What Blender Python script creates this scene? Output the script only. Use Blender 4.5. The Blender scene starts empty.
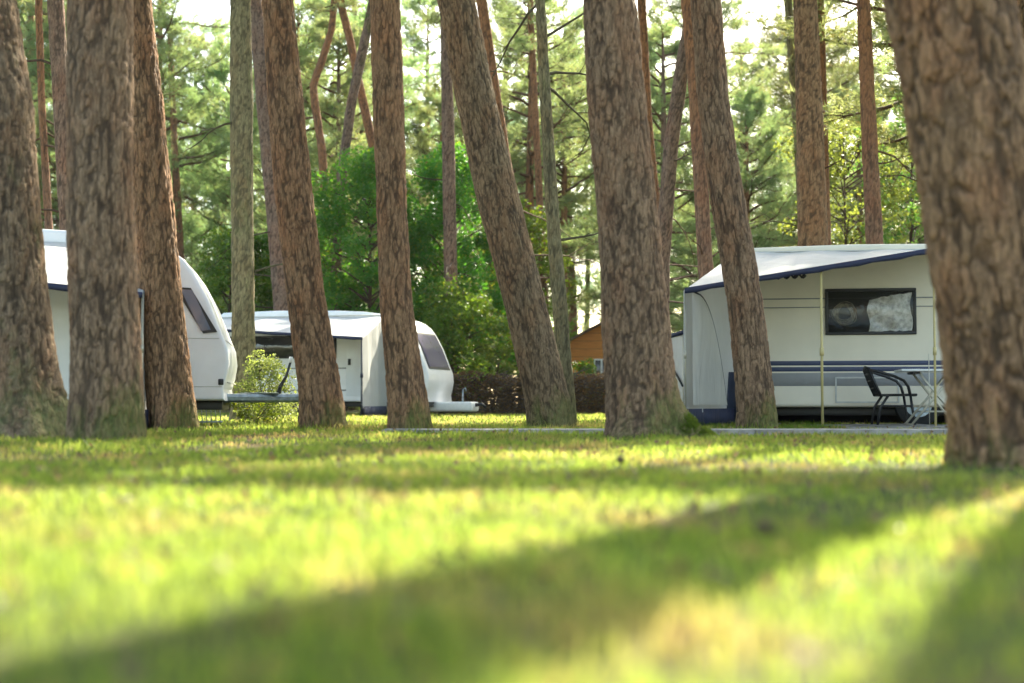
import bpy, bmesh, math, random
import numpy as np
from mathutils import Vector, Matrix

R = math.radians
S = bpy.context.scene
COL = S.collection
rng = np.random.default_rng(7)
random.seed(7)

# ------------------------------------------------------------------ camera
F_PX = 1422.2
CAM_H = 0.33
PITCH = math.atan((403 - 341.5) / F_PX)
cam_d = bpy.data.cameras.new('camera')
cam_d.sensor_width = 36.0
cam_d.lens = 50.0
cam_d.clip_start = 0.05
cam_d.clip_end = 3000
cam_d.dof.use_dof = True
cam_d.dof.focus_distance = 21.0
cam_d.dof.aperture_fstop = 1.25
cam = bpy.data.objects.new('camera', cam_d)
cam.location = (0, 0, CAM_H)
cam.rotation_euler = (R(90) + PITCH, 0, 0)
COL.objects.link(cam)
S.camera = cam


def at(px, py, d):
    """world point at depth Y = d seen at pixel (px, py) of the survey photograph"""
    cx = (px - 512) / F_PX
    cy = (341.5 - py) / F_PX
    c, s = math.cos(PITCH), math.sin(PITCH)
    y = c - cy * s
    z = s + cy * c
    k = d / y
    return Vector((cx * k, d, CAM_H + z * k))


# ------------------------------------------------------------------ world / light
SUN_AZ, SUN_EL = R(22.5), R(36)
w = bpy.data.worlds.new('World')
S.world = w
w.use_nodes = True
nt = w.node_tree
sky = nt.nodes.new('ShaderNodeTexSky')
sky.sky_type = 'NISHITA'
sky.sun_disc = False
sky.sun_elevation = SUN_EL
sky.sun_rotation = SUN_AZ
sky.air_density = 1.0
sky.dust_density = 2.0
sky.ozone_density = 1.0
bg = nt.nodes['Background']
nt.links.new(sky.outputs[0], bg.inputs[0])
bg.inputs[1].default_value = 0.15
sd = bpy.data.lights.new('sun', 'SUN')
sd.energy = 5.0
sd.angle = R(0.55)
sd.color = (1.0, 0.95, 0.86)
so = bpy.data.objects.new('sun', sd)
sdir = Vector((math.sin(SUN_AZ) * math.cos(SUN_EL), math.cos(SUN_AZ) * math.cos(SUN_EL), math.sin(SUN_EL)))
so.rotation_euler = sdir.to_track_quat('Z', 'Y').to_euler()
so.location = (10, 20, 30)
COL.objects.link(so)
S.view_settings.view_transform = 'Standard'
S.view_settings.look = 'None'
S.view_settings.gamma = 1.0
S.view_settings.exposure = 2.1
S.view_settings.use_curve_mapping = False
S.view_settings.use_white_balance = True          # the photograph is balanced for the shade
S.view_settings.white_balance_temperature = 7400
S.view_settings.white_balance_tint = 4
S.render.engine = 'CYCLES'
S.cycles.use_denoising = True
S.cycles.max_bounces = 8
S.cycles.diffuse_bounces = 4
S.cycles.transmission_bounces = 4
S.cycles.transparent_max_bounces = 8
S.cycles.volume_bounces = 0
S.cycles.sample_clamp_indirect = 6.0


# ------------------------------------------------------------------ object helpers
def link(o, parent=None):
    COL.objects.link(o)
    if parent is not None:
        o.parent = parent
    return o


def tag(o, label=None, cat=None, group=None, kind=None):
    if label: o['label'] = label
    if cat: o['category'] = cat
    if group: o['group'] = group
    if kind: o['kind'] = kind
    return o


def thing(name, label, cat, loc=(0, 0, 0), rz=0.0, group=None):
    o = bpy.data.objects.new(name, None)
    o.empty_display_size = 0.2
    o.location = loc
    o.rotation_euler = (0, 0, rz)
    link(o)
    return tag(o, label, cat, group)


class MB:
    """collects geometry; build() links it as one mesh object"""
    def __init__(s):
        s.v = []; s.f3 = []; s.f4 = []; s.m3 = []; s.m4 = []; s.n = 0; s.attr = []; s.mi = 0

    def add(s, v, f3=None, f4=None, attr=None):
        v = np.asarray(v, dtype=np.float64).reshape(-1, 3)
        if f3 is not None and len(f3):
            f3 = np.asarray(f3, dtype=np.int64).reshape(-1, 3)
            s.f3.append(f3 + s.n); s.m3.append(np.full(len(f3), s.mi))
        if f4 is not None and len(f4):
            f4 = np.asarray(f4, dtype=np.int64).reshape(-1, 4)
            s.f4.append(f4 + s.n); s.m4.append(np.full(len(f4), s.mi))
        s.v.append(v)
        s.attr.append(np.zeros(len(v)) if attr is None else np.asarray(attr, dtype=np.float64))
        s.n += len(v)

    def box(s, lo, hi, M=None):
        x0, y0, z0 = lo; x1, y1, z1 = hi
        v = np.array([(x0,y0,z0),(x1,y0,z0),(x1,y1,z0),(x0,y1,z0),(x0,y0,z1),(x1,y0,z1),(x1,y1,z1),(x0,y1,z1)], float)
        if M is not None:
            v = np.array([M @ Vector(p) for p in v])
        s.add(v, None, [(0,3,2,1),(4,5,6,7),(0,1,5,4),(1,2,6,5),(2,3,7,6),(3,0,4,7)])

    def tube(s, pts, rad, segs=8, cap=True, up=(0.13, 0.31, 0.94)):
        pts = np.asarray(pts, float); n = len(pts)
        rad = np.full(n, rad, float) if np.isscalar(rad) else np.asarray(rad, float)
        tan = np.gradient(pts, axis=0)
        tan /= np.linalg.norm(tan, axis=1)[:, None] + 1e-12
        ref = np.array(up, float)
        if abs(np.dot(tan.mean(0) / (np.linalg.norm(tan.mean(0)) + 1e-9), ref)) > 0.9:
            ref = np.array((0.9, 0.35, 0.1))
        a = np.cross(tan, ref); a /= np.linalg.norm(a, axis=1)[:, None] + 1e-12
        b = np.cross(tan, a)
        th = np.arange(segs) * 2 * math.pi / segs
        ring = pts[:, None, :] + rad[:, None, None] * (np.cos(th)[None, :, None] * a[:, None, :] + np.sin(th)[None, :, None] * b[:, None, :])
        v = ring.reshape(-1, 3)
        i = np.arange(n - 1)[:, None] * segs; j = np.arange(segs)[None, :]; k = (j + 1) % segs
        f4 = np.stack([i + j, i + segs + j, i + segs + k, i + k], -1).reshape(-1, 4)
        f3 = []
        if cap:
            v = np.vstack([v, pts[0], pts[-1]]); c0, c1 = n * segs, n * segs + 1
            o = (n - 1) * segs
            for q in range(segs):
                f3.append((c0, q, (q + 1) % segs)); f3.append((c1, o + (q + 1) % segs, o + q))
        s.add(v, f3, f4)

    def build(s, name, mats, parent=None, smooth=True, crack=False, angle=None):
        me = bpy.data.meshes.new(name)
        v = np.concatenate(s.v)
        f3 = np.concatenate(s.f3) if s.f3 else np.zeros((0, 3), int)
        f4 = np.concatenate(s.f4) if s.f4 else np.zeros((0, 4), int)
        me.vertices.add(len(v)); me.vertices.foreach_set('co', v.astype(np.float32).ravel())
        nl = len(f3) * 3 + len(f4) * 4
        me.loops.add(nl)
        me.loops.foreach_set('vertex_index', np.concatenate([f3.ravel(), f4.ravel()]).astype(np.int32))
        me.polygons.add(len(f3) + len(f4))
        st = np.concatenate([np.arange(len(f3)) * 3, len(f3) * 3 + np.arange(len(f4)) * 4]).astype(np.int32)
        me.polygons.foreach_set('loop_start', st)
        mi = np.concatenate(s.m3 + s.m4) if (s.m3 or s.m4) else np.zeros(0)
        # m3 entries precede m4 entries, as the faces do
        me.polygons.foreach_set('material_index', mi.astype(np.int32))
        me.polygons.foreach_set('use_smooth', np.full(len(f3) + len(f4), smooth, dtype=bool))
        if crack:
            at_ = me.attributes.new('crack', 'FLOAT', 'POINT')
            at_.data.foreach_set('value', np.concatenate(s.attr).astype(np.float32))
        me.update(calc_edges=True)
        me.validate()
        for m in (mats if isinstance(mats, (list, tuple)) else [mats]):
            me.materials.append(m)
        o = bpy.data.objects.new(name, me)
        link(o, parent)
        if angle is not None:
            sharpen(me, angle)
        return o


def sharpen(me, angle):
    bm = bmesh.new(); bm.from_mesh(me)
    for e in bm.edges:
        if len(e.link_faces) == 2 and e.calc_face_angle(0) > R(angle):
            e.smooth = False
    for f in bm.faces: f.smooth = True
    bm.to_mesh(me); bm.free()


def bm_obj(name, bm, mat, parent=None, angle=35):
    for f in bm.faces: f.smooth = True
    for e in bm.edges:
        if len(e.link_faces) == 2 and e.calc_face_angle(0) > R(angle):
            e.smooth = False
    me = bpy.data.meshes.new(name); bm.to_mesh(me); bm.free()
    me.materials.append(mat)
    return link(bpy.data.objects.new(name, me), parent)


def rbox(name, lo, hi, mat, parent=None, bev=0.01, seg=2, rot=None):
    bm = bmesh.new()
    bmesh.ops.create_cube(bm, size=1)
    c = [(a + b) / 2 for a, b in zip(lo, hi)]; d = [b - a for a, b in zip(lo, hi)]
    for v in bm.verts:
        v.co = Vector((v.co.x * d[0], v.co.y * d[1], v.co.z * d[2]))
    if bev > 0:
        bmesh.ops.bevel(bm, geom=bm.edges[:], offset=min(bev, min(d) * .45), segments=seg, affect='EDGES', profile=0.5)
    M = Matrix.Translation(c) @ (rot if rot is not None else Matrix())
    bmesh.ops.transform(bm, matrix=M, verts=bm.verts[:])
    return bm_obj(name, bm, mat, parent)


# ------------------------------------------------------------------ noise
def _h(i, j, k, s):
    n = (i * 374761393 + j * 668265263 + k * 2147483647 + s * 144665) & 0xFFFFFFFF
    n = ((n ^ (n >> 13)) * 1274126177) & 0xFFFFFFFF
    n = ((n ^ (n >> 15)) * 2246822519) & 0xFFFFFFFF
    n = (n ^ (n >> 16)) & 0xFFFFFFFF
    return n / 4294967295.0


def vnoise(p, s=0):
    p = np.asarray(p, float); i = np.floor(p).astype(np.int64); f = p - i
    u = f * f * (3 - 2 * f); out = 0
    for a in (0, 1):
        for b in (0, 1):
            for c in (0, 1):
                wgt = (u[:, 0] if a else 1 - u[:, 0]) * (u[:, 1] if b else 1 - u[:, 1]) * (u[:, 2] if c else 1 - u[:, 2])
                out = out + wgt * _h(i[:, 0] + a, i[:, 1] + b, i[:, 2] + c, s)
    return out


def worley(p, s=0):
    p = np.asarray(p, float); i = np.floor(p).astype(np.int64); f = p - i
    f1 = np.full(len(p), 9.0); f2 = np.full(len(p), 9.0)
    for a in (-1, 0, 1):
        for b in (-1, 0, 1):
            for c in (-1, 0, 1):
                I, J, K = i[:, 0] + a, i[:, 1] + b, i[:, 2] + c
                d = np.sqrt((a + _h(I, J, K, s) - f[:, 0]) ** 2 + (b + _h(I, J, K, s + 11) - f[:, 1]) ** 2 + (c + _h(I, J, K, s + 23) - f[:, 2]) ** 2)
                f2 = np.where(d < f1, f1, np.minimum(f2, d)); f1 = np.minimum(f1, d)
    return f1, f2


# ------------------------------------------------------------------ materials
def new_mat(name):
    m = bpy.data.materials.new(name); m.use_nodes = True
    return m, m.node_tree, m.node_tree.nodes['Principled BSDF']


def N(nt, t, **kw):
    n = nt.nodes.new(t)
    for k, v in kw.items(): setattr(n, k, v)
    return n


def ramp(nt, src, stops):
    r = N(nt, 'ShaderNodeValToRGB')
    el = r.color_ramp.elements
    while len(el) < len(stops): el.new(0.5)
    for e, (p, c) in zip(el, stops):
        e.position = p; e.color = (*c, 1) if len(c) == 3 else c
    nt.links.new(src, r.inputs[0])
    return r.outputs[0]


def noise_tex(nt, scale, detail=4, rough=.55, vec=None, coord='Object', dist=0.0):
    n = N(nt, 'ShaderNodeTexNoise')
    n.inputs['Scale'].default_value = scale; n.inputs['Detail'].default_value = detail
    n.inputs['Roughness'].default_value = rough; n.inputs['Distortion'].default_value = dist
    if vec is None:
        vec = N(nt, 'ShaderNodeTexCoord').outputs[coord]
    nt.links.new(vec, n.inputs['Vector'])
    return n.outputs['Fac']


def mapping(nt, scale, coord='Object'):
    mp = N(nt, 'ShaderNodeMapping'); mp.inputs['Scale'].default_value = scale
    nt.links.new(N(nt, 'ShaderNodeTexCoord').outputs[coord], mp.inputs['Vector'])
    return mp.outputs[0]


def mix(nt, fac, a, b, blend='MIX'):
    m = N(nt, 'ShaderNodeMix', data_type='RGBA', blend_type=blend)
    if isinstance(fac, (int, float)): m.inputs[0].default_value = fac
    else: nt.links.new(fac, m.inputs[0])
    for sck, val in ((m.inputs[6], a), (m.inputs[7], b)):
        if isinstance(val, (tuple, list)): sck.default_value = (*val, 1) if len(val) == 3 else val
        else: nt.links.new(val, sck)
    return m.outputs[2]


def math_n(nt, op, a, b=None, clamp=False):
    m = N(nt, 'ShaderNodeMath', operation=op); m.use_clamp = clamp
    for i, v in enumerate((a, b)):
        if v is None: continue
        if isinstance(v, (int, float)): m.inputs[i].default_value = v
        else: nt.links.new(v, m.inputs[i])
    return m.outputs[0]


def bump(nt, bsdf, h, strength=.4, dist=.02):
    b = N(nt, 'ShaderNodeBump'); b.inputs['Strength'].default_value = strength; b.inputs['Distance'].default_value = dist
    nt.links.new(h, b.inputs['Height']); nt.links.new(b.outputs[0], bsdf.inputs['Normal'])


def flat(name, col, rough=.5, metal=0.0, dirt=0.12, scale=6.0, spec=.5, bumpy=0.0, coat=0.0):
    m, nt, b = new_mat(name)
    n = noise_tex(nt, scale, 5, .6)
    dk = tuple(c * (1 - dirt * 2.2) for c in col); lt = tuple(min(1, c * (1 + dirt * .4)) for c in col)
    nt.links.new(ramp(nt, n, [(.3, dk), (.62, lt)]), b.inputs['Base Color'])
    b.inputs['Roughness'].default_value = rough; b.inputs['Metallic'].default_value = metal
    b.inputs['Specular IOR Level'].default_value = spec
    b.inputs['Coat Weight'].default_value = coat
    if bumpy:
        bump(nt, b, noise_tex(nt, scale * 8, 4), bumpy, .004)
    return m


def bark(name, plate, plate2, deep, moss=(.10, .135, .03), moss_amt=.4, moss_low=.5, red=None, fine=1.0):
    """scaly pine bark; 'crack' is the modelled depth of the fissures (0) against the plates (1)"""
    m, nt, b = new_mat(name)
    v = mapping(nt, (1, 1, .22))
    n1 = noise_tex(nt, 9 * fine, 6, .65, v)
    n2 = noise_tex(nt, 55 * fine, 6, .72, v)
    c = ramp(nt, n1, [(.32, plate), (.66, plate2)])
    c = mix(nt, math_n(nt, 'MULTIPLY', ramp(nt, n2, [(.42, (0, 0, 0)), (.62, (1, 1, 1))]), .55), c, tuple(min(1, x * 1.6) for x in plate2))
    if red is not None:
        z = N(nt, 'ShaderNodeSeparateXYZ'); nt.links.new(N(nt, 'ShaderNodeTexCoord').outputs['Object'], z.inputs[0])
        f = math_n(nt, 'ADD', math_n(nt, 'MULTIPLY', math_n(nt, 'SUBTRACT', z.outputs[2], red[1]), red[2]), math_n(nt, 'SUBTRACT', n1, .5), True)
        c = mix(nt, f, c, red[0])
    n3 = noise_tex(nt, 2.6, 5, .65, mapping(nt, (1, 1, .5)))
    c = mix(nt, math_n(nt, 'MULTIPLY', ramp(nt, n3, [(.48, (0, 0, 0)), (.66, (1, 1, 1))]), .55), c, (plate2[0] * 1.12, plate2[1] * .82, plate2[2] * .68))
    at_ = N(nt, 'ShaderNodeAttribute', attribute_name='crack')
    wv = N(nt, 'ShaderNodeTexVoronoi', feature='DISTANCE_TO_EDGE'); wv.inputs['Scale'].default_value = 15 * fine
    nd = noise_tex(nt, 14, 3)
    vv = N(nt, 'ShaderNodeVectorMath', operation='ADD'); nt.links.new(mapping(nt, (1.5, 1.5, .42)), vv.inputs[0])
    sc_ = N(nt, 'ShaderNodeVectorMath', operation='SCALE'); sc_.inputs['Scale'].default_value = .09
    cb = N(nt, 'ShaderNodeCombineXYZ'); nt.links.new(nd, cb.inputs[0]); nt.links.new(nd, cb.inputs[2])
    nt.links.new(cb.outputs[0], sc_.inputs[0]); nt.links.new(sc_.outputs[0], vv.inputs[1]); nt.links.new(vv.outputs[0], wv.inputs['Vector'])
    fin = ramp(nt, wv.outputs['Distance'], [(.0, (0, 0, 0)), (.16, (1, 1, 1))])
    crk = math_n(nt, 'MULTIPLY', ramp(nt, at_.outputs['Fac'], [(.0, (.2, .2, .2)), (.6, (1, 1, 1))]), math_n(nt, 'ADD', math_n(nt, 'MULTIPLY', fin, .4), .6))
    c = mix(nt, crk, deep, c)
    # lichen and moss
    z = N(nt, 'ShaderNodeSeparateXYZ'); nt.links.new(N(nt, 'ShaderNodeTexCoord').outputs['Object'], z.inputs[0])
    low = math_n(nt, 'MULTIPLY', math_n(nt, 'SUBTRACT', 1.0, math_n(nt, 'MULTIPLY', z.outputs[2], 1.5)), moss_low * .72, True)
    mn = noise_tex(nt, 3.2, 6, .68, mapping(nt, (1, 1, .45)))
    side = math_n(nt, 'MULTIPLY', z.outputs[0], .22)
    mf = math_n(nt, 'ADD', math_n(nt, 'ADD', mn, low), side)
    th = .74 - .3 * moss_amt
    mk = ramp(nt, mf, [(th, (0, 0, 0)), (min(.99, th + .22), (1, 1, 1))])
    mk = math_n(nt, 'MULTIPLY', mk, math_n(nt, 'ADD', math_n(nt, 'MULTIPLY', n2, .6), .3))
    mc = ramp(nt, n2, [(.35, tuple(x * .55 for x in moss)), (.65, tuple(x * 1.35 for x in moss))])
    c = mix(nt, mk, c, mc)
    nt.links.new(c, b.inputs['Base Color'])
    b.inputs['Roughness'].default_value = .9; b.inputs['Specular IOR Level'].default_value = .2
    hh = math_n(nt, 'ADD', math_n(nt, 'MULTIPLY', n2, .6), math_n(nt, 'MULTIPLY', crk, .9))
    bump(nt, b, hh, .75, .022)
    return m


def leaf(name, col, trans, tint=(.5, .35, .05), tint_amt=.2, mixf=.5, scale=.9, rough=.6, rnd=.35, spec=.3):
    m, nt, b = new_mat(name)
    n = noise_tex(nt, scale, 4, .6)
    fine = noise_tex(nt, scale * 9, 2, .5)
    fac = ramp(nt, n, [(.5 - .2, (0, 0, 0)), (.5 + .2, (1, 1, 1))])
    c = mix(nt, fac, tuple(x * .62 for x in col), tuple(x * 1.3 for x in col))
    tm = ramp(nt, fine, [(.58, (0, 0, 0)), (.7, (1, 1, 1))])
    c = mix(nt, math_n(nt, 'MULTIPLY', tm, tint_amt), c, tint)
    oi = N(nt, 'ShaderNodeObjectInfo')
    hs = N(nt, 'ShaderNodeHueSaturation')
    nt.links.new(math_n(nt, 'ADD', math_n(nt, 'MULTIPLY', math_n(nt, 'SUBTRACT', oi.outputs['Random'], .5), rnd * .2), .5), hs.inputs['Hue'])  # random hue per object, also imitating foliage lit yellow
    nt.links.new(math_n(nt, 'ADD', math_n(nt, 'MULTIPLY', math_n(nt, 'SUBTRACT', oi.outputs['Random'], .5), rnd), 1.0), hs.inputs['Value'])
    nt.links.new(c, hs.inputs['Color']); c = hs.outputs[0]
    nt.links.new(c, b.inputs['Base Color']); b.inputs['Roughness'].default_value = rough
    b.inputs['Specular IOR Level'].default_value = spec
    tr = N(nt, 'ShaderNodeBsdfTranslucent')
    gain = tuple(t / max(x, 1e-3) for t, x in zip(trans, col))
    g = N(nt, 'ShaderNodeVectorMath', operation='MULTIPLY'); g.inputs[1].default_value = gain
    nt.links.new(c, g.inputs[0]); nt.links.new(g.outputs[0], tr.inputs[0])
    ms = N(nt, 'ShaderNodeMixShader'); ms.inputs[0].default_value = mixf
    nt.links.new(b.outputs[0], ms.inputs[1]); nt.links.new(tr.outputs[0], ms.inputs[2])
    nt.links.new(ms.outputs[0], nt.nodes['Material Output'].inputs['Surface'])
    return m


M = {}
M['bark'] = bark('bark_brown', (0.114, 0.067, 0.041), (0.277, 0.178, 0.109), (.036, .023, .016), moss_amt=.34, moss_low=.5)
M['bark_warm'] = bark('bark_warm', (0.133, 0.071, 0.040), (0.316, 0.183, 0.099), (.04, .025, .016), moss_amt=.2, moss_low=.5)
M['bark_moss'] = bark('bark_mossy', (0.104, 0.067, 0.041), (0.247, 0.169, 0.099), (.034, .024, .016), moss=(.125, .15, .045), moss_amt=.42, moss_low=.6)
M['bark_lichen'] = bark('bark_lichen', (0.114, 0.071, 0.046), (0.267, 0.183, 0.114), (.036, .025, .018), moss=(.17, .20, .075), moss_amt=.5, moss_low=.25)
M['bark_grey'] = bark('bark_grey', (0.119, 0.074, 0.054), (0.267, 0.173, 0.128), (.045, .03, .024), moss_amt=.15, moss_low=.3)
M['bark_green'] = bark('bark_green', (0.128, 0.109, 0.065), (0.228, 0.198, 0.109), (.055, .048, .03), moss=(.13, .16, .05), moss_amt=.68, moss_low=.3)
M['bark_red'] = bark('bark_red', (0.158, 0.089, 0.061), (0.286, 0.163, 0.109), (.075, .045, .033), moss_amt=.05, moss_low=.3, red=((.36, .165, .08), 4.0, .25), fine=1.0)
M['twig'] = flat('dead_twig', (.085, .062, .048), .9, dirt=.25, scale=9)
M['needle'] = leaf('pine_needles', (.09, .15, .068), (.38, .49, .17), tint=(.30, .23, .07), tint_amt=.3, mixf=.5, scale=.7)
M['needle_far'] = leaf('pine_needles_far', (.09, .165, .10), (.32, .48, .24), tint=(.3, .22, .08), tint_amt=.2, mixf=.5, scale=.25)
M['leaf_green'] = leaf('broad_leaves', (.05, .12, .02), (.22, .40, .035), tint=(.28, .26, .03), tint_amt=.35, mixf=.45, scale=.8, rough=.45)
M['leaf_yellow'] = leaf('yellow_leaves', (.065, .13, .03), (.23, .37, .06), tint=(.34, .27, .03), tint_amt=.16, mixf=.5, scale=1.1, rough=.5)
M['leaf_pale'] = leaf('pale_shrub_leaves', (.13, .17, .06), (.34, .42, .09), tint=(.30, .3, .08), tint_amt=.3, mixf=.45, scale=3, rough=.5)
M['dead_leaf'] = leaf('dead_brush', (.10, .05, .03), (.18, .08, .04), tint=(.24, .12, .05), tint_amt=.5, mixf=.25, scale=3, rough=.8)
M['moss'] = leaf('moss_cushion', (.10, .15, .02), (.28, .36, .04), tint=(.14, .10, .03), tint_amt=.3, mixf=.3, scale=7, rough=.9)


# grass: drifts of lush, yellowish and dry blades
def grass_mat():
    m = leaf('grass_blades', (.056, .14, .013), (.40, .51, .082), tint=(.26, .21, .08), tint_amt=.25, mixf=.52, scale=.55, rough=.55, rnd=0, spec=.15)
    nt = m.node_tree
    b = nt.nodes['Principled BSDF']
    src = b.inputs['Base Color'].links[0].from_socket
    n = noise_tex(nt, .75, 5, .62)
    f = ramp(nt, n, [(.5, (0, 0, 0)), (.66, (1, 1, 1))])
    c = mix(nt, math_n(nt, 'MULTIPLY', f, .4), src, (.17, .14, .06))
    nt.links.new(c, b.inputs['Base Color'])
    for nd in nt.nodes:
        if nd.type == 'VECT_MATH' and nd.operation == 'MULTIPLY':
            nt.links.new(c, nd.inputs[0])
    return m


M['grass'] = grass_mat()


def ground_mat():
    m, nt, b = new_mat('lawn_soil')
    n = noise_tex(nt, .75, 5, .62)
    n2 = noise_tex(nt, 22, 6, .7)
    g = ramp(nt, n2, [(.3, (.03, .042, .012)), (.7, (.085, .11, .03))])
    d = ramp(nt, n2, [(.3, (.06, .042, .024)), (.7, (.18, .13, .075))])
    c = mix(nt, ramp(nt, n, [(.47, (0, 0, 0)), (.62, (1, 1, 1))]), g, d)
    nt.links.new(c, b.inputs['Base Color']); b.inputs['Roughness'].default_value = .95
    b.inputs['Specular IOR Level'].default_value = .1
    bump(nt, b, n2, .6, .03)
    return m


M['ground'] = ground_mat()
M['path'] = flat('worn_concrete', (.36, .34, .31), .85, dirt=.25, scale=5, bumpy=.4)
M['paver'] = flat('patio_slabs', (.30, .28, .25), .85, dirt=.3, scale=4, bumpy=.4)
M['white'] = flat('caravan_white', (.85, .86, .88), .28, dirt=.05, scale=1.2, coat=.3)
M['cream'] = flat('caravan_cream', (.78, .71, .57), .4, dirt=.04, scale=1.5)
M['beige'] = flat('caravan_beige', (.62, .60, .50), .4, dirt=.05, scale=1.5)
M['grey_band'] = flat('grey_band', (.25, .25, .25), .4, dirt=.05)
M['blue_band'] = flat('blue_band', (.022, .036, .10), .4, dirt=.05)
M['trim'] = flat('pale_trim', (.55, .54, .50), .45, dirt=.1)
M['black'] = flat('black_plastic', (.018, .018, .02), .45, dirt=.1)
M['rubber'] = flat('rubber', (.025, .025, .025), .8, dirt=.2)
M['steel'] = flat('galvanised_steel', (.36, .42, .46), .42, metal=.65, dirt=.2, scale=14)
M['alu'] = flat('aluminium_pole', (.55, .52, .42), .4, metal=.5, dirt=.1)
M['brass'] = flat('fibreglass_pole', (.55, .45, .2), .45, dirt=.08)
M['white_plastic'] = flat('white_plastic', (.78, .78, .76), .4, dirt=.06)
M['navy_cloth'] = flat('navy_cloth', (.026, .034, .062), .8, dirt=.12, bumpy=.3)
M['dark_void'] = flat('window_interior', (.01, .01, .012), .9, dirt=.1)


def cloth_mat(name, col, trans, mixf=.35, scale=3, rough=.6):
    m, nt, b = new_mat(name)
    n = noise_tex(nt, scale, 5, .6)
    c = ramp(nt, n, [(.3, tuple(x * .86 for x in col)), (.65, col)])
    nt.links.new(c, b.inputs['Base Color']); b.inputs['Roughness'].default_value = rough
    tr = N(nt, 'ShaderNodeBsdfTranslucent'); tr.inputs[0].default_value = (*trans, 1)
    ms = N(nt, 'ShaderNodeMixShader'); ms.inputs[0].default_value = mixf
    nt.links.new(b.outputs[0], ms.inputs[1]); nt.links.new(tr.outputs[0], ms.inputs[2])
    nt.links.new(ms.outputs[0], nt.nodes['Material Output'].inputs['Surface'])
    bump(nt, b, noise_tex(nt, 2.2, 3, .5, mapping(nt, (1, 1, .4)), dist=1.0), .6, .07)
    return m


M['canvas'] = cloth_mat('awning_canvas', (.72, .72, .72), (.62, .60, .55), .3, rough=.42)
M['canvas_grey'] = cloth_mat('awning_grey', (.70, .70, .69), (.66, .65, .62), .48)
M['film'] = cloth_mat('awning_window_film', (.80, .79, .74), (.82, .80, .74), .5, rough=.2)
M['navy_canvas'] = cloth_mat('awning_navy_band', (.03, .038, .085), (.02, .03, .09), .2)


def glass_mat(name, tint=(.02, .022, .028), see=.0, rough=.04):
    m, nt, b = new_mat(name)
    n = noise_tex(nt, 3, 3)
    b.inputs['Base Color'].default_value = (*tint, 1); b.inputs['Roughness'].default_value = rough
    b.inputs['Specular IOR Level'].default_value = .8
    bump(nt, b, n, .25, .03)
    if see:
        t = N(nt, 'ShaderNodeBsdfTransparent'); ms = N(nt, 'ShaderNodeMixShader'); ms.inputs[0].default_value = see
        nt.links.new(b.outputs[0], ms.inputs[1]); nt.links.new(t.outputs[0], ms.inputs[2])
        nt.links.new(ms.outputs[0], nt.nodes['Material Output'].inputs['Surface'])
    return m


M['glass'] = glass_mat('acrylic_pane')
M['glass_reflect_tint'] = glass_mat('front_pane', (.15, .13, .2), 0, .05)  # purple tint, brightened so the base colour holds the pane's reflection
M['glass_blue'] = glass_mat('corner_pane', (.13, .17, .24), 0, .05)
M['glass_clear'] = glass_mat('clear_pane', (.02, .02, .02), .75)
M['silver'] = flat('silver_screen', (.62, .62, .60), .28, metal=.75, dirt=.25, scale=16)
M['wood'] = None


def wood_mat():
    m, nt, b = new_mat('orange_boards')
    wv = N(nt, 'ShaderNodeTexWave', wave_type='BANDS', bands_direction='Z', wave_profile='SAW')
    wv.inputs['Scale'].default_value = 1.15; wv.inputs['Distortion'].default_value = 0
    nt.links.new(N(nt, 'ShaderNodeTexCoord').outputs['Object'], wv.inputs['Vector'])
    n = noise_tex(nt, 6, 5, .6, mapping(nt, (.4, .4, 6)))
    c = ramp(nt, n, [(.3, (.52, .18, .035)), (.7, (.74, .29, .06))])
    c = mix(nt, ramp(nt, wv.outputs['Fac'], [(.0, (1, 1, 1)), (.09, (0, 0, 0))]), c, (.15, .05, .015))
    nt.links.new(c, b.inputs['Base Color']); b.inputs['Roughness'].default_value = .6
    bump(nt, b, wv.outputs['Fac'], .5, .02)
    return m


M['wood'] = wood_mat()
M['roof_felt'] = flat('roof_felt', (.16, .10, .075), .85, dirt=.2, scale=8)
M['cone'] = flat('pine_cone', (.10, .06, .035), .85, dirt=.3, scale=40)
M['flower'] = leaf('pale_litter', (.16, .10, .06), (.2, .12, .06), tint=(.45, .38, .28), tint_amt=.5, mixf=.35, scale=8, rough=.6, rnd=0)

# ------------------------------------------------------------------ ground
def gz(x, y):
    x = np.atleast_1d(np.asarray(x, float)); y = np.atleast_1d(np.asarray(y, float))
    p = np.stack([x * .35, y * .35, np.zeros_like(x)], 1)
    fade = np.clip((40 - np.hypot(x, y)) / 15, 0, 1)
    return (vnoise(p, 3) - .5) * .05 * fade + (vnoise(p * 4, 5) - .5) * .02 * fade


def make_ground():
    xs = np.concatenate([np.linspace(-380, -60, 8), np.linspace(-30, 30, 151), np.linspace(60, 380, 8)])
    ys = np.concatenate([np.linspace(-300, -40, 8), np.linspace(-6, 50, 141), np.linspace(70, 420, 9)])
    X, Y = np.meshgrid(xs, ys)
    v = np.stack([X.ravel(), Y.ravel(), gz(X.ravel(), Y.ravel())], 1)
    nx = len(xs); i = np.arange(len(ys) - 1)[:, None] * nx; j = np.arange(nx - 1)[None, :]
    f = np.stack([i + j, i + j + 1, i + nx + j + 1, i + nx + j], -1).reshape(-1, 4)
    mb = MB(); mb.add(v, None, f)
    return tag(mb.build('ground', M['ground']), 'sunlit campsite lawn under the pines', None, None, 'structure')


make_ground()

# ------------------------------------------------------------------ path and patio
PATH_Y = (15.25, 15.95)


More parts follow.
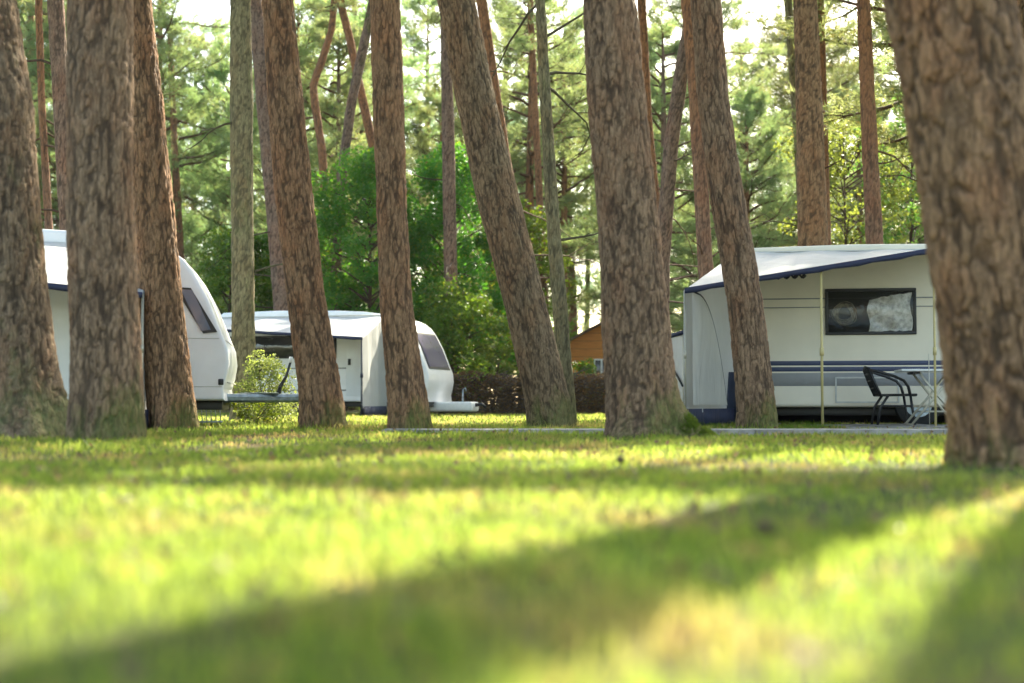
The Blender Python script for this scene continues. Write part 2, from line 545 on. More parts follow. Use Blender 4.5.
def make_path():
    mb = MB()
    xs = np.linspace(-1.4, 9.0, 27)
    for a, b in zip(xs[:-1], xs[1:]):
        y0 = PATH_Y[0] - .03 * (a + 1.4) * .4; y1 = PATH_Y[1] - .03 * (a + 1.4) * .4
        mb.box((a + .004, y0, -.06), (b - .004, y1, .045))
    o = mb.build('path', M['path'], smooth=False)
    tag(o, 'narrow pale concrete footpath crossing the lawn', None, None, 'structure')
    mb = MB()
    for i in range(9):
        for j in range(6):
            x = 4.1 + i * .5; y = 16.95 + j * .5
            mb.box((x + .006, y + .006, -.05), (x + .494, y + .494, .03 + .006 * ((i * 7 + j * 3) % 3)))
    o = mb.build('patio', M['paver'], smooth=False)
    tag(o, 'grey slab patio beneath the folding table', None, None, 'structure')


make_path()


def in_paving(x, y):
    p = (x > -1.4) & (x < 9) & (y > PATH_Y[0] - .22) & (y < PATH_Y[1] + .02)
    q = (x > 4.05) & (x < 8.65) & (y > 16.95) & (y < 20.0)
    return p | q


# ------------------------------------------------------------------ grass
FEET = [(11, 12.6, .5), (109, 11.6, .3), (173, 16.6, .3), (325, 16.8, .28), (408, 16.2, .26), (552, 18.6, .32), (646, 13.6, .42), (758, 17.1, .26)]


def make_grass():
    mb = MB()
    zones = [  # y0, y1, density per m2, blade width, height
        (0.7, 4.0, 3200, .0042, .055),
        (4.0, 8.0, 1900, .0055, .058),
        (8.0, 14.0, 900, .008, .062),
        (14.0, 22.0, 520, .011, .070),
        (22.0, 42.0, 170, .02, .085)]
    for y0, y1, dens, wd, ht in zones:
        half = .40 * y1 + 1.6
        n = int((y1 - y0) * 2 * half * dens)
        x = rng.uniform(-half, half, n); y = rng.uniform(y0, y1, n)
        keep = np.abs(x) < .40 * y + 1.6
        keep &= ~in_paving(x, y)
        p = np.stack([x * .75, y * .75, np.zeros(n)], 1)
        dry = vnoise(p * 1.3, 41) * .6 + vnoise(p * 3.1, 42) * .4
        keep &= rng.uniform(0, 1, n) < np.clip(1.55 - 1.5 * dry, .25, 1)
        near_i = np.hypot(x - 2.3, (y - 6.9) * .8)
        keep &= rng.uniform(0, 1, n) < np.clip((near_i - .35) / 1.3, .12, 1)
        x, y, dry = x[keep], y[keep], dry[keep]; n = len(x)
        tuss = vnoise(np.stack([x * 5, y * 5, np.zeros(n)], 1), 9)
        h = ht * (.45 + .75 * tuss) * rng.uniform(.6, 1.35, n) * np.clip(1.35 - .7 * dry, .5, 1.2)
        # longer growth round the feet of the trunks
        for bx_, d_, r_ in FEET:
            q = np.hypot(x - (bx_ - 512) / F_PX * d_, y - d_) - r_
            h = h * (1 + .9 * np.exp(-np.clip(q, 0, 9) / .12) * (q > -.15))
        z = gz(x, y) - .004
        a = rng.uniform(0, 2 * math.pi, n); lean = rng.uniform(.1, .95, n) * h
        ca, sa = np.cos(a), np.sin(a); b = a + rng.uniform(-.6, .6, n) + math.pi / 2
        wx, wy = np.cos(b) * wd * .5, np.sin(b) * wd * .5
        base = np.stack([x, y, z], 1)
        wv = np.stack([wx, wy, np.zeros(n)], 1)
        mid = base + np.stack([ca * lean * .3, sa * lean * .3, h * .55], 1)
        tip = base + np.stack([ca * lean, sa * lean, h * (.95 - .25 * rng.uniform(0, 1, n))], 1)
        v = np.stack([base - wv, base + wv, mid + wv * .75, mid - wv * .75, tip], 1).reshape(-1, 3)
        o = np.arange(n)[:, None] * 5
        mb.add(v, o + np.array([[3, 2, 4]]), o + np.array([[0, 1, 2, 3]]))
    o = mb.build('grass', M['grass'])
    tag(o, 'short sunlit grass of the campsite lawn', 'grass', None, 'stuff')


make_grass()


def make_litter():
    """fallen leaves, needles and small pale flowers on the lawn"""
    mb = MB()
    n = 2600
    y = 1.0 + 17 * rng.uniform(0, 1, n) ** 1.4; x = rng.uniform(-1, 1, n) * (.4 * y + 1.2)
    k = ~in_paving(x, y); x, y = x[k], y[k]; n = len(x)
    z = gz(x, y) + rng.uniform(.02, .06, n)
    s = rng.uniform(.006, .02, n) * (1 + y * .02)
    d1 = rng.normal(size=(n, 3)); d1 /= np.linalg.norm(d1, axis=1)[:, None]
    d2 = np.cross(d1, rng.normal(size=(n, 3))); d2 /= np.linalg.norm(d2, axis=1)[:, None]
    c = np.stack([x, y, z], 1)
    v = np.stack([c - d1 * s[:, None], c + d2 * s[:, None] * .6, c + d1 * s[:, None], c - d2 * s[:, None] * .6], 1).reshape(-1, 3)
    mb.add(v, None, np.arange(n)[:, None] * 4 + np.arange(4)[None, :])
    o = mb.build('litter', M['flower'])
    tag(o, 'dry leaves and pale petals strewn over the lawn', 'leaf litter', None, 'stuff')


make_litter()


def cone_mesh():
    mb = MB()
    zz = np.linspace(-1, 1, 9)
    rr = .024 * np.sqrt(np.clip(1 - zz ** 2, .05, 1)) * (1 - .25 * zz)
    mb.tube([(z * .04, 0, 0) for z in zz], rr, 10)
    for i in range(34):                                        # open scales
        t = -0.85 + 1.7 * i / 33; a = i * 2.4
        r = .024 * math.sqrt(1 - t * t) * (1 - .25 * t)
        d = Vector((.25, math.cos(a), math.sin(a))); p = Vector((t * .04, math.cos(a) * r * .8, math.sin(a) * r * .8))
        q = p + d * .014; s = Vector((0, -math.sin(a), math.cos(a))) * .007
        mb.add([p - s, p + s, q + s * .8, q - s * .8], None, [(0, 1, 2, 3)])
    return mb


cone0 = cone_mesh().build('pine_cone', M['cone'])
cones = [(764, 552, 'dark pine cone lying in the shaded grass at the middle of the lawn'),
         (620, 470, 'small pine cone lying in front of the mossy rooted trunk'),
         (430, 454, 'small pine cone lying in the grass below the two slim central trunks')]
for i, (px, py, lab) in enumerate(cones):
    d = CAM_H * F_PX / (py - 403)
    o = cone0 if i == 0 else cone0.copy()
    if i: link(o)
    x = (px - 512) / F_PX * d
    o.location = (x, d, float(gz(x, d)[0]) + .045); o.rotation_euler = (.3 * i, .2, 1.1 * i)
    o.scale = (.62 - .06 * i,) * 3
    tag(o, lab, 'pine cone', 'pine cones on the lawn')


# ------------------------------------------------------------------ trunks
def trunk_mesh(mb, path, z_lo, z_hi, step, segs, seed, amp=.02, flare=.5, flare_h=.35, roots=(), plate=(19, 3.0), dense_to=None):
    """path: rows (z, x, y, r) relative to the base; rings are horizontal"""
    path = np.array(path, float)
    zs = [z_lo]
    while zs[-1] < z_hi:
        zs.append(zs[-1] + (step if dense_to is None or zs[-1] < dense_to else .35))
    zs = np.array(zs)
    cx = np.interp(zs, path[:, 0], path[:, 1]); cy = np.interp(zs, path[:, 0], path[:, 2]); r = np.interp(zs, path[:, 0], path[:, 3])
    if len(zs) > 30:                                           # soften the kinks of the centre line
        k = np.hanning(9); k /= k.sum()
        pad = lambda a: np.convolve(np.concatenate([a[0] - (a[1:5][::-1] - a[0]), a, a[-1] - (a[-5:-1][::-1] - a[-1])]), k, 'valid')
        cx, cy, r = pad(cx), pad(cy), pad(r)
    th = np.arange(segs) * 2 * math.pi / segs
    Z, T = np.meshgrid(zs, th, indexing='ij')
    rr = np.repeat(r[:, None], segs, 1)
    ph = seed * 1.7
    lob = .55 + .3 * np.cos(3 * T + ph) + .25 * np.cos(5 * T + ph * 2.3)
    rr = rr * (1 + flare * np.exp(-np.clip(Z, 0, 9) / flare_h) * np.clip(lob, .1, 2))
    for (ra, rl, rw, rh) in roots:                             # buttress roots: angle, reach, width, height
        d = np.angle(np.exp(1j * (T - ra)))
        rr = rr + rl * np.exp(-(d / rw) ** 2) * np.exp(-np.clip(Z, 0, 9) / rh)
    ux, uy = np.cos(T), np.sin(T)
    P = np.stack([(ux * rr).ravel(), (uy * rr).ravel(), Z.ravel()], 1)
    q = P + seed * 13.7
    warp = np.stack([vnoise(q * [9, 9, 5], seed), vnoise(q * [9, 9, 5], seed + 3), vnoise(q * [9, 9, 5], seed + 4)], 1) - .5
    warp2 = np.stack([vnoise(q * [30, 30, 16], seed + 5), vnoise(q * [30, 30, 16], seed + 6), vnoise(q * [30, 30, 16], seed + 7)], 1) - .5
    sc = np.array([plate[0], plate[0], plate[1]])
    f1, f2 = worley(q * sc + warp * [1.0, 1.0, .7] + warp2 * [.5, .5, .3], seed)
    crack = np.clip((f2 - f1) / .34, 0, 1); crack = crack * crack * (3 - 2 * crack)
    # plates wear away in places, so that the net of fissures is broken
    crack = np.clip(crack + .8 * np.clip(vnoise(q * [5, 5, 2.0], seed + 8) - .6, 0, 1), 0, 1)
    big = vnoise(q * np.array([4, 4, 1.4]), seed + 1) - .5
    fin = vnoise(q * np.array([40, 40, 18]), seed + 2) - .5
    ridge = vnoise(q * np.array([26, 26, 3.2]), seed + 9) - .5
    dsp = amp * .75 * (crack - .6) + amp * 1.1 * big + amp * .5 * fin + amp * .8 * ridge
    crack = np.clip(crack * .95 + .04 + .6 * ridge, 0, 1)
    rr = rr + dsp.reshape(rr.shape)
    v = np.stack([cx[:, None] + ux * rr, cy[:, None] + uy * rr, Z], -1).reshape(-1, 3)
    n = len(zs); i = np.arange(n - 1)[:, None] * segs; j = np.arange(segs)[None, :]; k2 = (j + 1) % segs
    f4 = np.stack([i + j, i + k2, i + segs + k2, i + segs + j], -1).reshape(-1, 4)
    mb.add(v, None, f4, crack)


def needles(mb, pos, dirs, per, ln, wd, r, spread=.9):
    """tufts of needle blades at pos"""
    n = len(pos)
    if n == 0: return
    P = np.repeat(pos, per, 0); D = np.repeat(dirs, per, 0)
    d = D * (1 - spread * .5) + r.normal(size=P.shape) * spread * .62
    d /= np.linalg.norm(d, axis=1)[:, None] + 1e-9
    s = np.cross(d, r.normal(size=P.shape)); s /= np.linalg.norm(s, axis=1)[:, None] + 1e-9
    L = ln * r.uniform(.65, 1.2, len(P))[:, None]
    st = P + D * (r.uniform(-.5, .5, len(P))[:, None] * ln)
    v = np.stack([st - s * wd * .5, st + s * wd * .5, st + d * L], 1).reshape(-1, 3)
    mb.add(v, np.arange(len(P))[:, None] * 3 + np.arange(3)[None, :])


def gen_pine_crown(seed, H, cb, spread, limbs=30, per=11, ln=.17, wd=.017, subs=9, tufts=9, wood=True, clump=.0):
    """limbs and needle tufts of one Scots pine crown, axis at x = y = 0"""
    r = np.random.default_rng(seed)
    nd, wdm = MB(), MB()
    P_all, D_all = [], []
    for i in range(limbs):
        t = ((i + r.uniform(0, 1)) / limbs) ** .9
        z = cb + (H - cb) * t
        prof = (1 - t) ** .42 * (.6 + .4 * min(1, t * 5))
        L = spread * (prof * r.uniform(.55, 1.15) + .12)
        az = i * 2.399 + r.uniform(-.6, .6)
        sl = -.12 + .75 * t + r.uniform(-.2, .25)
        d = np.array([math.cos(az) * math.cos(sl), math.sin(az) * math.cos(sl), math.sin(sl)])
        pts = [np.array([0, 0, z])]
        m = 7
        for k in range(m):
            d = d + r.normal(size=3) * .14 + np.array([0, 0, -.05 if k < 3 else .09]); d /= np.linalg.norm(d)
            pts.append(pts[-1] + d * L / m)
        pts = np.array(pts)
        if wood: wdm.tube(pts, np.linspace(.028 + .012 * L, .008, m + 1), 5, cap=False)
        for k in range(subs):
            f = .28 + .72 * (k + r.uniform(0, 1)) / subs
            q = f * m; a = min(int(q), m - 1)
            p = pts[a] + (pts[a + 1] - pts[a]) * (q - a)
            ax = pts[a + 1] - pts[a]; ax /= np.linalg.norm(ax)
            sd_ = np.cross(ax, [0, 0, 1]); sd_ /= np.linalg.norm(sd_) + 1e-9
            dd = ax * r.uniform(.3, .9) + sd_ * r.choice([-1, 1]) * r.uniform(.4, 1.1) + np.array([0, 0, r.uniform(-.25, .45)])
            dd /= np.linalg.norm(dd)
            sl_ = L * r.uniform(.16, .34) + .18
            end = p + dd * sl_ + np.array([0, 0, .05])
            if wood: wdm.tube(np.array([p, (p + end) / 2 + r.normal(size=3) * .03, end]), [.011, .008, .004], 3, cap=False)
            u = np.sort(r.uniform(.25, 1.05, tufts))[:, None]
            pp = p + (end - p) * u + r.normal(size=(tufts, 3)) * (.05 + .07 * sl_)
            P_all.append(pp); D_all.append(np.repeat(dd[None, :], tufts, 0))
    P_all = np.concatenate(P_all); D_all = np.concatenate(D_all)
    D_all = D_all + np.array([0, 0, .35]); D_all /= np.linalg.norm(D_all, axis=1)[:, None]
    needles(nd, P_all, D_all, per, ln, wd, r)
    return nd, wdm


# crown meshes shared between trees: (needles, limbs)
CROWNS = []
crown_spec = [  # H, crown base, spread
    (15.5, 6.0, 3.4), (17.5, 8.5, 3.2), (13.5, 3.2, 3.6), (19.0, 10.0, 3.8), (15.0, 4.6, 3.0), (12.0, 2.2, 3.2), (18.0, 7.0, 3.6)]


class _Hold: pass


for i, (H, cb, sp) in enumerate(crown_spec):
    nd, wdm = gen_pine_crown(100 + i, H, cb, sp, limbs=int(28 + (H - cb) * 2.4), subs=11, tufts=10, per=10, ln=.22, wd=.022)
    a = nd.build('crown', M['needle']); b = wdm.build('limbs', M['bark_red'])
    hold = _Hold(); hold.crown = a.data; hold.limbs = b.data; hold.spec = (H, cb, sp)
    bpy.data.objects.remove(a); bpy.data.objects.remove(b)
    CROWNS.append(hold)


def put(name, me, parent, loc=(0, 0, 0), rz=0, sc=1.0):
    o = bpy.data.objects.new(name, me); o.location = loc; o.rotation_euler = (0, 0, rz); o.scale = (sc, sc, sc)
    return link(o, parent)


def px_tree(label, mat, d, rows, base_y, seed, group, top=16.0, segs=96, step=.022, amp=.02, flare=.45, roots=(), flare_h=.3,
            plate=(19, 3.0), crown=0, crown_z=9.5, sway=.0, name='pine_tree', cat='pine tree', dead=0, dead_z=(2.5, 7), crown_sc=1.0, extra=None):
    """rows: (py, x_left, x_right) read off the survey photograph at distance d"""
    rows = sorted(rows, key=lambda q: -q[0])
    by, bl, br = rows[0]
    b = at((bl + br) / 2, base_y, d)
    x0 = b.x
    z0 = float(gz(x0, d)[0])
    path = []
    for py, l, r_ in rows:
        p = at((l + r_) / 2, py, d)
        path.append((p.z - z0, p.x - x0, 0, (r_ - l) / 2 / F_PX * d))
    path.insert(0, (-.3, path[0][1], 0, path[0][3]))
    # carry the trunk on above the photograph
    z1, xa, _, r1 = path[-1]; z2, xb, _, _ = path[-2]
    slope = (xa - xb) / (z1 - z2)
    path.append((z1 + 4, xa + slope * 2.2, sway * 2, r1 * .82))
    path.append((top, xa + slope * 2.6, sway * 3, .05))
    path = [(z, x, y + sway * z * .15, r_) for z, x, y, r_ in path]
    t = thing(name, label, cat, (x0, d, z0), 0, group)
    mb = MB()
    trunk_mesh(mb, path, -.25, top, step, segs, seed, amp, flare, flare_h, roots, plate, dense_to=z1 + .4)
    rr = np.random.default_rng(seed + 500)
    pa = np.array(path)
    for k in range(dead):
        z = rr.uniform(*dead_z); c = np.array([np.interp(z, pa[:, 0], pa[:, 1]), np.interp(z, pa[:, 0], pa[:, 2]), z])
        az = rr.uniform(0, 2 * math.pi); L = rr.uniform(.6, 2.4)
        dd = np.array([math.cos(az), math.sin(az) * .6, rr.uniform(-.15, .35)])
        pts = [c]
        for s_ in range(6):
            dd = dd + rr.normal(size=3) * .18 + np.array([0, 0, -.06]); dd /= np.linalg.norm(dd)
            pts.append(pts[-1] + dd * L / 6)
            if s_ in (2, 4):
                e = pts[-1] + (dd + rr.normal(size=3) * .6) * L * .25
                mb.tube([pts[-1], (pts[-1] + e) / 2 + rr.normal(size=3) * .04, e], [.011, .008, .003], 4, cap=False)
        mb.tube(pts, np.linspace(.026, .006, 7), 5, cap=False)
    if extra: extra(mb)
    mb.build('trunk', mat, t, crack=True)
    if crown is not None:
        h = CROWNS[crown]; H, cb, sp = h.spec
        k = (top - crown_z) / (H - cb) * crown_sc
        zx = float(np.interp(crown_z + 2, pa[:, 0], pa[:, 1])); zy = float(np.interp(crown_z + 2, pa[:, 0], pa[:, 2]))
        rz = rr.uniform(0, 6.28)
        c = put('crown', h.crown, t, (zx, zy, crown_z - cb * k), rz, k)
        put('limb_wood', h.limbs, t, (zx, zy, crown_z - cb * k), rz, k)
    return t


NEAR = 'big pine trunks standing on the lawn'
px_tree('lichen green trunk with a broad flared foot cut by the left edge of the photo', M['bark_lichen'], 12.6,
        [(432, -40, 62), (400, -42, 56), (300, -46, 46), (250, -48, 42), (100, -58, 32), (0, -70, 14)], 435, 3, NEAR,
        amp=.024, flare=.35, roots=((0.0, .12, .5, .35), (-.9, .12, .4, .3)), crown=1, crown_z=10)
px_tree('thick bare brown trunk standing nearest on the left, before the white caravan', M['bark'], 11.6,
        [(443, 76, 142), (400, 75, 141), (300, 71, 137), (200, 68, 133), (100, 68, 132), (0, 68, 131)], 443, 5, NEAR,
        amp=.018, flare=.3, flare_h=.4, crown=3, crown_z=10)
px_tree('leaning brown trunk overlapping the thick one, against the white caravan nose', M['bark_warm'], 16.6,
        [(428, 150, 196), (400, 148, 193), (300, 138, 182), (200, 129, 172), (100, 120, 163), (0, 108, 151)], 431, 7, NEAR,
        amp=.016, flare=.25, crown=1, crown_z=11)
px_tree('warm brown leaning trunk in front of the awning of the far caravan', M['bark_warm'], 16.8,
        [(430, 304, 346), (400, 301, 343), (300, 287, 326), (200, 275, 313), (100, 267, 303), (0, 262, 293)], 431, 9, NEAR,
        amp=.015, flare=.3, crown=6, crown_z=11)
px_tree('straight slim brown trunk before the nose of the far caravan', M['bark_warm'], 16.2,
        [(431, 389, 428), (400, 388, 426), (300, 380, 412), (200, 376, 407), (100, 373, 404), (0, 370, 400)], 432, 11, NEAR,
        amp=.014, flare=.32, crown=0, crown_z=11)
px_tree('strongly leaning trunk with mossy flank before the brown brushwood', M['bark_moss'], 18.6,
        [(425, 530, 574), (400, 526, 570), (300, 503, 545), (200, 477, 520), (100, 456, 496), (0, 437, 475)], 428, 13, NEAR,
        amp=.016, flare=.28, crown=3, crown_z=11)
px_tree('stout central trunk with a moss covered buttress root', M['bark'], 13.6,
        [(437, 608, 684), (400, 606, 676), (300, 601, 667), (200, 596, 656), (100, 588, 645), (0, 583, 636)], 437, 15, NEAR,
        amp=.02, flare=.28, roots=((-.15, .28, .42, .16), (-2.2, .1, .3, .2)), crown=1, crown_z=11)
px_tree('leaning trunk directly in front of the awning of the cream caravan', M['bark'], 17.1,
        [(426, 740, 777), (400, 738, 775), (300, 727, 762), (200, 710, 745), (100, 698, 729), (0, 690, 721)], 430, 17, NEAR,
        amp=.016, flare=.25, crown=6, crown_z=11)
px_tree('largest trunk, deeply furrowed and leaning left, beside the folding table', M['bark_warm'], 7.6,
        [(465, 962, 1082), (400, 954, 1076), (300, 938, 1062), (200, 922, 1046), (100, 905, 1028), (0, 888, 1010)], 466, 19, NEAR,
        segs=150, step=.013, amp=.03, flare=.22, roots=((2.6, .05, .4, .2),), plate=(13, 2.9), crown=0, crown_z=10)

# moss cushions that clothe the two old root flares
def moss_patch(mb, c, ax, n, seed):
    r = np.random.default_rng(seed)
    u = r.normal(size=(n, 3)); u /= np.linalg.norm(u, axis=1)[:, None]; u[:, 2] = np.abs(u[:, 2])
    p = np.array(c) + u * np.array(ax) * r.uniform(.85, 1.03, n)[:, None]
    d = u + np.array([0, 0, .4]); d /= np.linalg.norm(d, axis=1)[:, None]
    needles(mb, p, d, 5, .022, .006, r, .9)


for o in list(COL.objects):
    if o.get('label', '').startswith('stout central'):
        mb = MB()
        moss_patch(mb, (.42, -.10, .02), (.22, .17, .10), 2600, 1)
        moss_patch(mb, (.33, -.13, .05), (.17, .15, .20), 2400, 2)
        mb.build('moss', M['moss'], o)

# ------------------------------------------------------------------ trunks of the middle distance
MID = 'slimmer pines standing behind the caravans'
mid = dict(segs=36, step=.05, amp=.012, flare=.25, plate=(17, 3.2))
px_tree('thin reddish pine farthest left, behind the lichen trunk', M['bark_red'], 31, [(410, 49, 59), (230, 45, 53), (100, 38, 45), (0, 35, 42)], 418, 21, MID, crown=4, crown_z=9.5, dead=5, **mid)
px_tree('grey brown pine just left of the thick bare trunk', M['bark_grey'], 25, [(410, 68, 88), (235, 60, 77), (100, 53, 70), (0, 47, 64)], 421, 22, MID, crown=1, crown_z=10, dead=3, **mid)
px_tree('mossy upright pine behind the tow hitch of the white caravan', M['bark_green'], 24.5, [(410, 232, 256), (350, 232, 255), (200, 231, 253), (100, 230, 253), (0, 230, 251)], 422, 23, MID, crown=6, crown_z=10.5, dead=2, **mid)
px_tree('grey slanting pine just right of the mossy upright one', M['bark_grey'], 39, [(410, 281, 296), (300, 273, 289), (200, 265, 282), (100, 256, 272), (0, 247, 262)], 415, 24, MID, crown=1, crown_z=12, dead=5, **mid)
px_tree('slim pine slanting to the right behind the far caravan', M['bark_grey'], 43, [(410, 326, 338), (300, 329, 340), (180, 336, 346), (100, 347, 357), (40, 360, 370), (0, 369, 378)], 414, 25, MID, crown=4, crown_z=12, dead=6, **mid)
px_tree('dark trunk half hidden left of the strongly leaning trunk', M['bark_grey'], 41, [(410, 446, 460), (150, 442, 455), (90, 441, 453), (0, 440, 451)], 415, 26, MID, crown=2, crown_z=11.5, dead=6, **mid)
px_tree('pinkish slender pine rising just right of the strongly leaning trunk', M['bark_red'], 34, [(410, 549, 560), (300, 530, 542), (200, 506, 518), (110, 492, 503), (0, 476, 487)], 416, 27, MID, crown=0, crown_z=10.5, dead=7, **mid)
px_tree('thin green mossy stem beside the foot of the leaning trunk', M['bark_green'], 21.5, [(422, 559, 577), (400, 559, 575), (300, 552, 567), (200, 545, 558), (100, 540, 551), (0, 535, 545)], 425, 28, MID, crown=4, crown_z=9.5, dead=6, **mid)
px_tree('very thin reddish stem left of the green mossy stem', M['bark_red'], 47, [(410, 545, 554), (200, 536, 543), (100, 531, 538), (0, 527, 533)], 413, 29, MID, crown=2, crown_z=12, dead=5, **mid)
px_tree('reddish stem seen just right of the stout central trunk', M['bark_red'], 36, [(410, 664, 676), (250, 655, 665), (120, 643, 652), (0, 637, 646)], 416, 30, MID, crown=5, crown_z=11, dead=7, **mid)
px_tree('grey stem slanting behind the gap right of the central trunk', M['bark_grey'], 33, [(410, 652, 668), (260, 655, 670), (150, 663, 678), (60, 676, 690), (0, 688, 700)], 416, 31, MID, crown=6, crown_z=10.5, dead=5, **mid)
px_tree('pinkish straight pine close behind the leaning awning tree', M['bark_red'], 29, [(410, 706, 724), (250, 697, 712), (100, 689, 703), (0, 681, 694)], 419, 32, MID, crown=3, crown_z=10.5, dead=3, **mid)
px_tree('thin green stem left of the straight pine behind the cream caravan', M['bark_green'], 38, [(410, 806, 816), (140, 794, 803), (60, 788, 797), (0, 784, 792)], 415, 33, MID, crown=2, crown_z=11.5, dead=4, **mid)
px_tree('straight brown pine rising behind the roof of the cream caravan', M['bark_warm'], 27, [(410, 800, 832), (240, 798, 828), (100, 796, 822), (0, 793, 817)], 420, 34, MID, crown=3, crown_z=11, dead=2, **mid)
px_tree('slim pine half hidden close behind the straight brown one', M['bark_red'], 35, [(410, 823, 837), (240, 819, 831), (100, 817, 827), (0, 814, 824)], 416, 35, MID, crown=0, crown_z=11, dead=6, **mid)
px_tree('reddish pine rising behind the caravan roof nearest the largest trunk', M['bark_red'], 30, [(410, 876, 896), (240, 866, 883), (100, 860, 875), (0, 857, 870)], 418, 36, MID, crown=1, crown_z=11, dead=4, **mid)
px_tree('pine partly cut by the right edge behind the largest trunk', M['bark_warm'], 30, [(410, 1032, 1052), (100, 1016, 1034), (0, 1011, 1028)], 418, 37, MID, crown=6, crown_z=10, dead=3, **mid)
px_tree('far reddish stem between the green mossy stem and the central trunk', M['bark_red'], 62, [(410, 572, 581), (310, 569, 577), (190, 565, 571), (0, 563, 567)], 410, 38, MID, crown=4, crown_z=12, dead=5, **mid)
px_tree('far reddish stem between the white caravan nose and the leaning trunk', M['bark_red'], 58, [(410, 181, 190), (250, 176, 184), (150, 171, 178), (0, 166, 171)], 411, 39, MID, crown=5, crown_z=12, dead=6, **mid)
# crooked pine with two bends
px_tree('crooked red pine with a bent stem above the far caravan', M['bark_red'], 46, [(410, 330, 344), (220, 322, 331), (150, 318, 326), (105, 311, 319), (85, 309, 317), (60, 318, 326), (30, 328, 335), (0, 331, 338)], 413, 40, MID, crown=2, crown_z=13.2, dead=6, **mid)
px_tree('red stem leaning left behind the straight slim trunk', M['bark_red'], 44, [(410, 388, 402), (220, 376, 386), (145, 368, 378), (100, 358, 367), (40, 346, 354), (0, 336, 344)], 414, 41, MID, crown=0, crown_z=12.5, dead=7, **mid)


# unseen pine added behind the caravan, crown squashed to lay shade on the lawn
ft = px_tree('unseen pine added behind the cream caravan, its crown flattened to shade the lawn', M['bark_grey'], 23.6, [(410, 950, 976), (200, 951, 975), (0, 952, 973)], 421, 42, MID, crown=None, top=13.6, **mid)
for nm, me, in (('crown', CROWNS[0].crown), ('limb_wood', CROWNS[0].limbs)):
    o = put(nm, me, ft, (-.15, -.1, 12.25), 0, 1.0)
    o.scale = (1.35, .36, .13)

# ------------------------------------------------------------------ pines further back
def far_pine(k, x, d, label, group, rz, sc, mat='bark_red', trunk_cache={}):
    h = CROWNS[k]; H, cb, sp = h.spec
    t = thing('pine_tree', label, 'pine tree', (x, d, 0), rz, group)
    if (k, mat) not in trunk_cache:
        mb = MB(); r = np.random.default_rng(900 + k)
        zz = np.linspace(0, H, 9)
        path = [(z, math.sin(z * .35 + k) * .12 * min(1, z / 4) * (1 - z / H), math.cos(z * .4 + k) * .1 * min(1, z / 4) * (1 - z / H), .2 * (1 - z / H) ** .7 + .03) for z in zz]
        trunk_mesh(mb, path, -.2, H, .14, 14, 60 + k, .012, .3)
        for q in range(9):
            z = r.uniform(1.5, cb + 1); az = r.uniform(0, 6.28); L = r.uniform(.5, 1.8)
            c = np.array([0, 0, z]); e = c + np.array([math.cos(az), math.sin(az), r.uniform(-.2, .25)]) * L
            mb.tube([c, (c + e) / 2 + r.normal(size=3) * .12, e], [.024, .014, .004], 4, cap=False)
        o = mb.build('trunk', M[mat], t, crack=True); trunk_cache[(k, mat)] = o.data
    else:
        put('trunk', trunk_cache[(k, mat)], t)
    put('crown', h.crown, t); put('limb_wood', h.limbs, t)
    t.scale = (sc, sc, sc)
    return t


r = np.random.default_rng(21)
FARG = 'pines of the wood behind the campsite'
spots = []
bands = [(47, 54, 9), (56, 66, 17), (69, 84, 24)]
for d0, d1, n in bands:
    for i in range(n):
        d = r.uniform(d0, d1)
        px = -90 + 1204 * (i + r.uniform(.1, .9)) / n
        spots.append(((px - 512) / F_PX * d, d))
for i, (x, d) in enumerate(spots):
    k = [2, 5, 0, 4, 6, 2, 5, 1][i % 8]
    lab = 'pale green pine of the wood behind the campsite, seen between the nearer trunks'
    far_pine(k, x, d, lab, FARG, r.uniform(0, 6.28), r.uniform(.85, 1.15) * (1.0 if d < 60 else 1.2), ['bark_red', 'bark_grey'][i % 2])
# pines to the right of the view that shade the lawn
SHG = 'tall pines beside the pitch'
for i, (x, d, k, rz, sc) in enumerate([(11.5, 13.0, 3, .4, 1.0), (14.5, 20.5, 1, 2.0, 1.0), (-12.5, 22, 6, 1, 1.0), (-14, 14, 3, 3, 1.0), (13.2, 29.0, 0, 1.2, 1.0), (3.8, 9.1, 3, .2, 1.05), (9.9, 33.0, 0, 2.2, 1.1), (13.0, 36.5, 6, 3.3, 1.05)]):
    far_pine(k, x, d, 'tall pine standing just outside the view, shading the lawn', SHG, rz, sc, 'bark_grey')


# far wood that closes the view
def make_forest():
    cr, tr = MB(), MB()
    r = np.random.default_rng(5)
    protos = []
    for i in range(5):
        nd, wdm = gen_pine_crown(300 + i, 14 + i, 1.5 + i * .8, 3.6, limbs=26, per=7, ln=.42, wd=.05, subs=6, tufts=5, wood=False)
        protos.append((np.concatenate(nd.v) * 1.45, (14 + i) * 1.45))
    n = 74
    for i in range(n):
        v, H = protos[i % 5]
        d = r.uniform(92, 135); px = -250 + 1524 * (i + r.uniform(0, 1)) / n
        x = (px - 512) / F_PX * d
        a = r.uniform(0, 6.28); s = r.uniform(.75, 1.1)
        c_, s_ = math.cos(a), math.sin(a)
        q = np.stack([(v[:, 0] * c_ - v[:, 1] * s_) * s + x, (v[:, 0] * s_ + v[:, 1] * c_) * s + d, v[:, 2] * s], 1)
        cr.mi = 0
        cr.add(q, np.arange(len(q)).reshape(-1, 3))
        cr.mi = 1
        cr.tube([(x, d, -.2), (x + .2, d, H * s * .5), (x, d, H * s)], [.22, .16, .04], 6)
    # faces are stored triangles first: trunks use quads and caps, keep the indices aligned
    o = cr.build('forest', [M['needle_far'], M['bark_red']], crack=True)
    tag(o, 'distant hazy pine wood closing the view', 'forest', None, 'stuff')


make_forest()


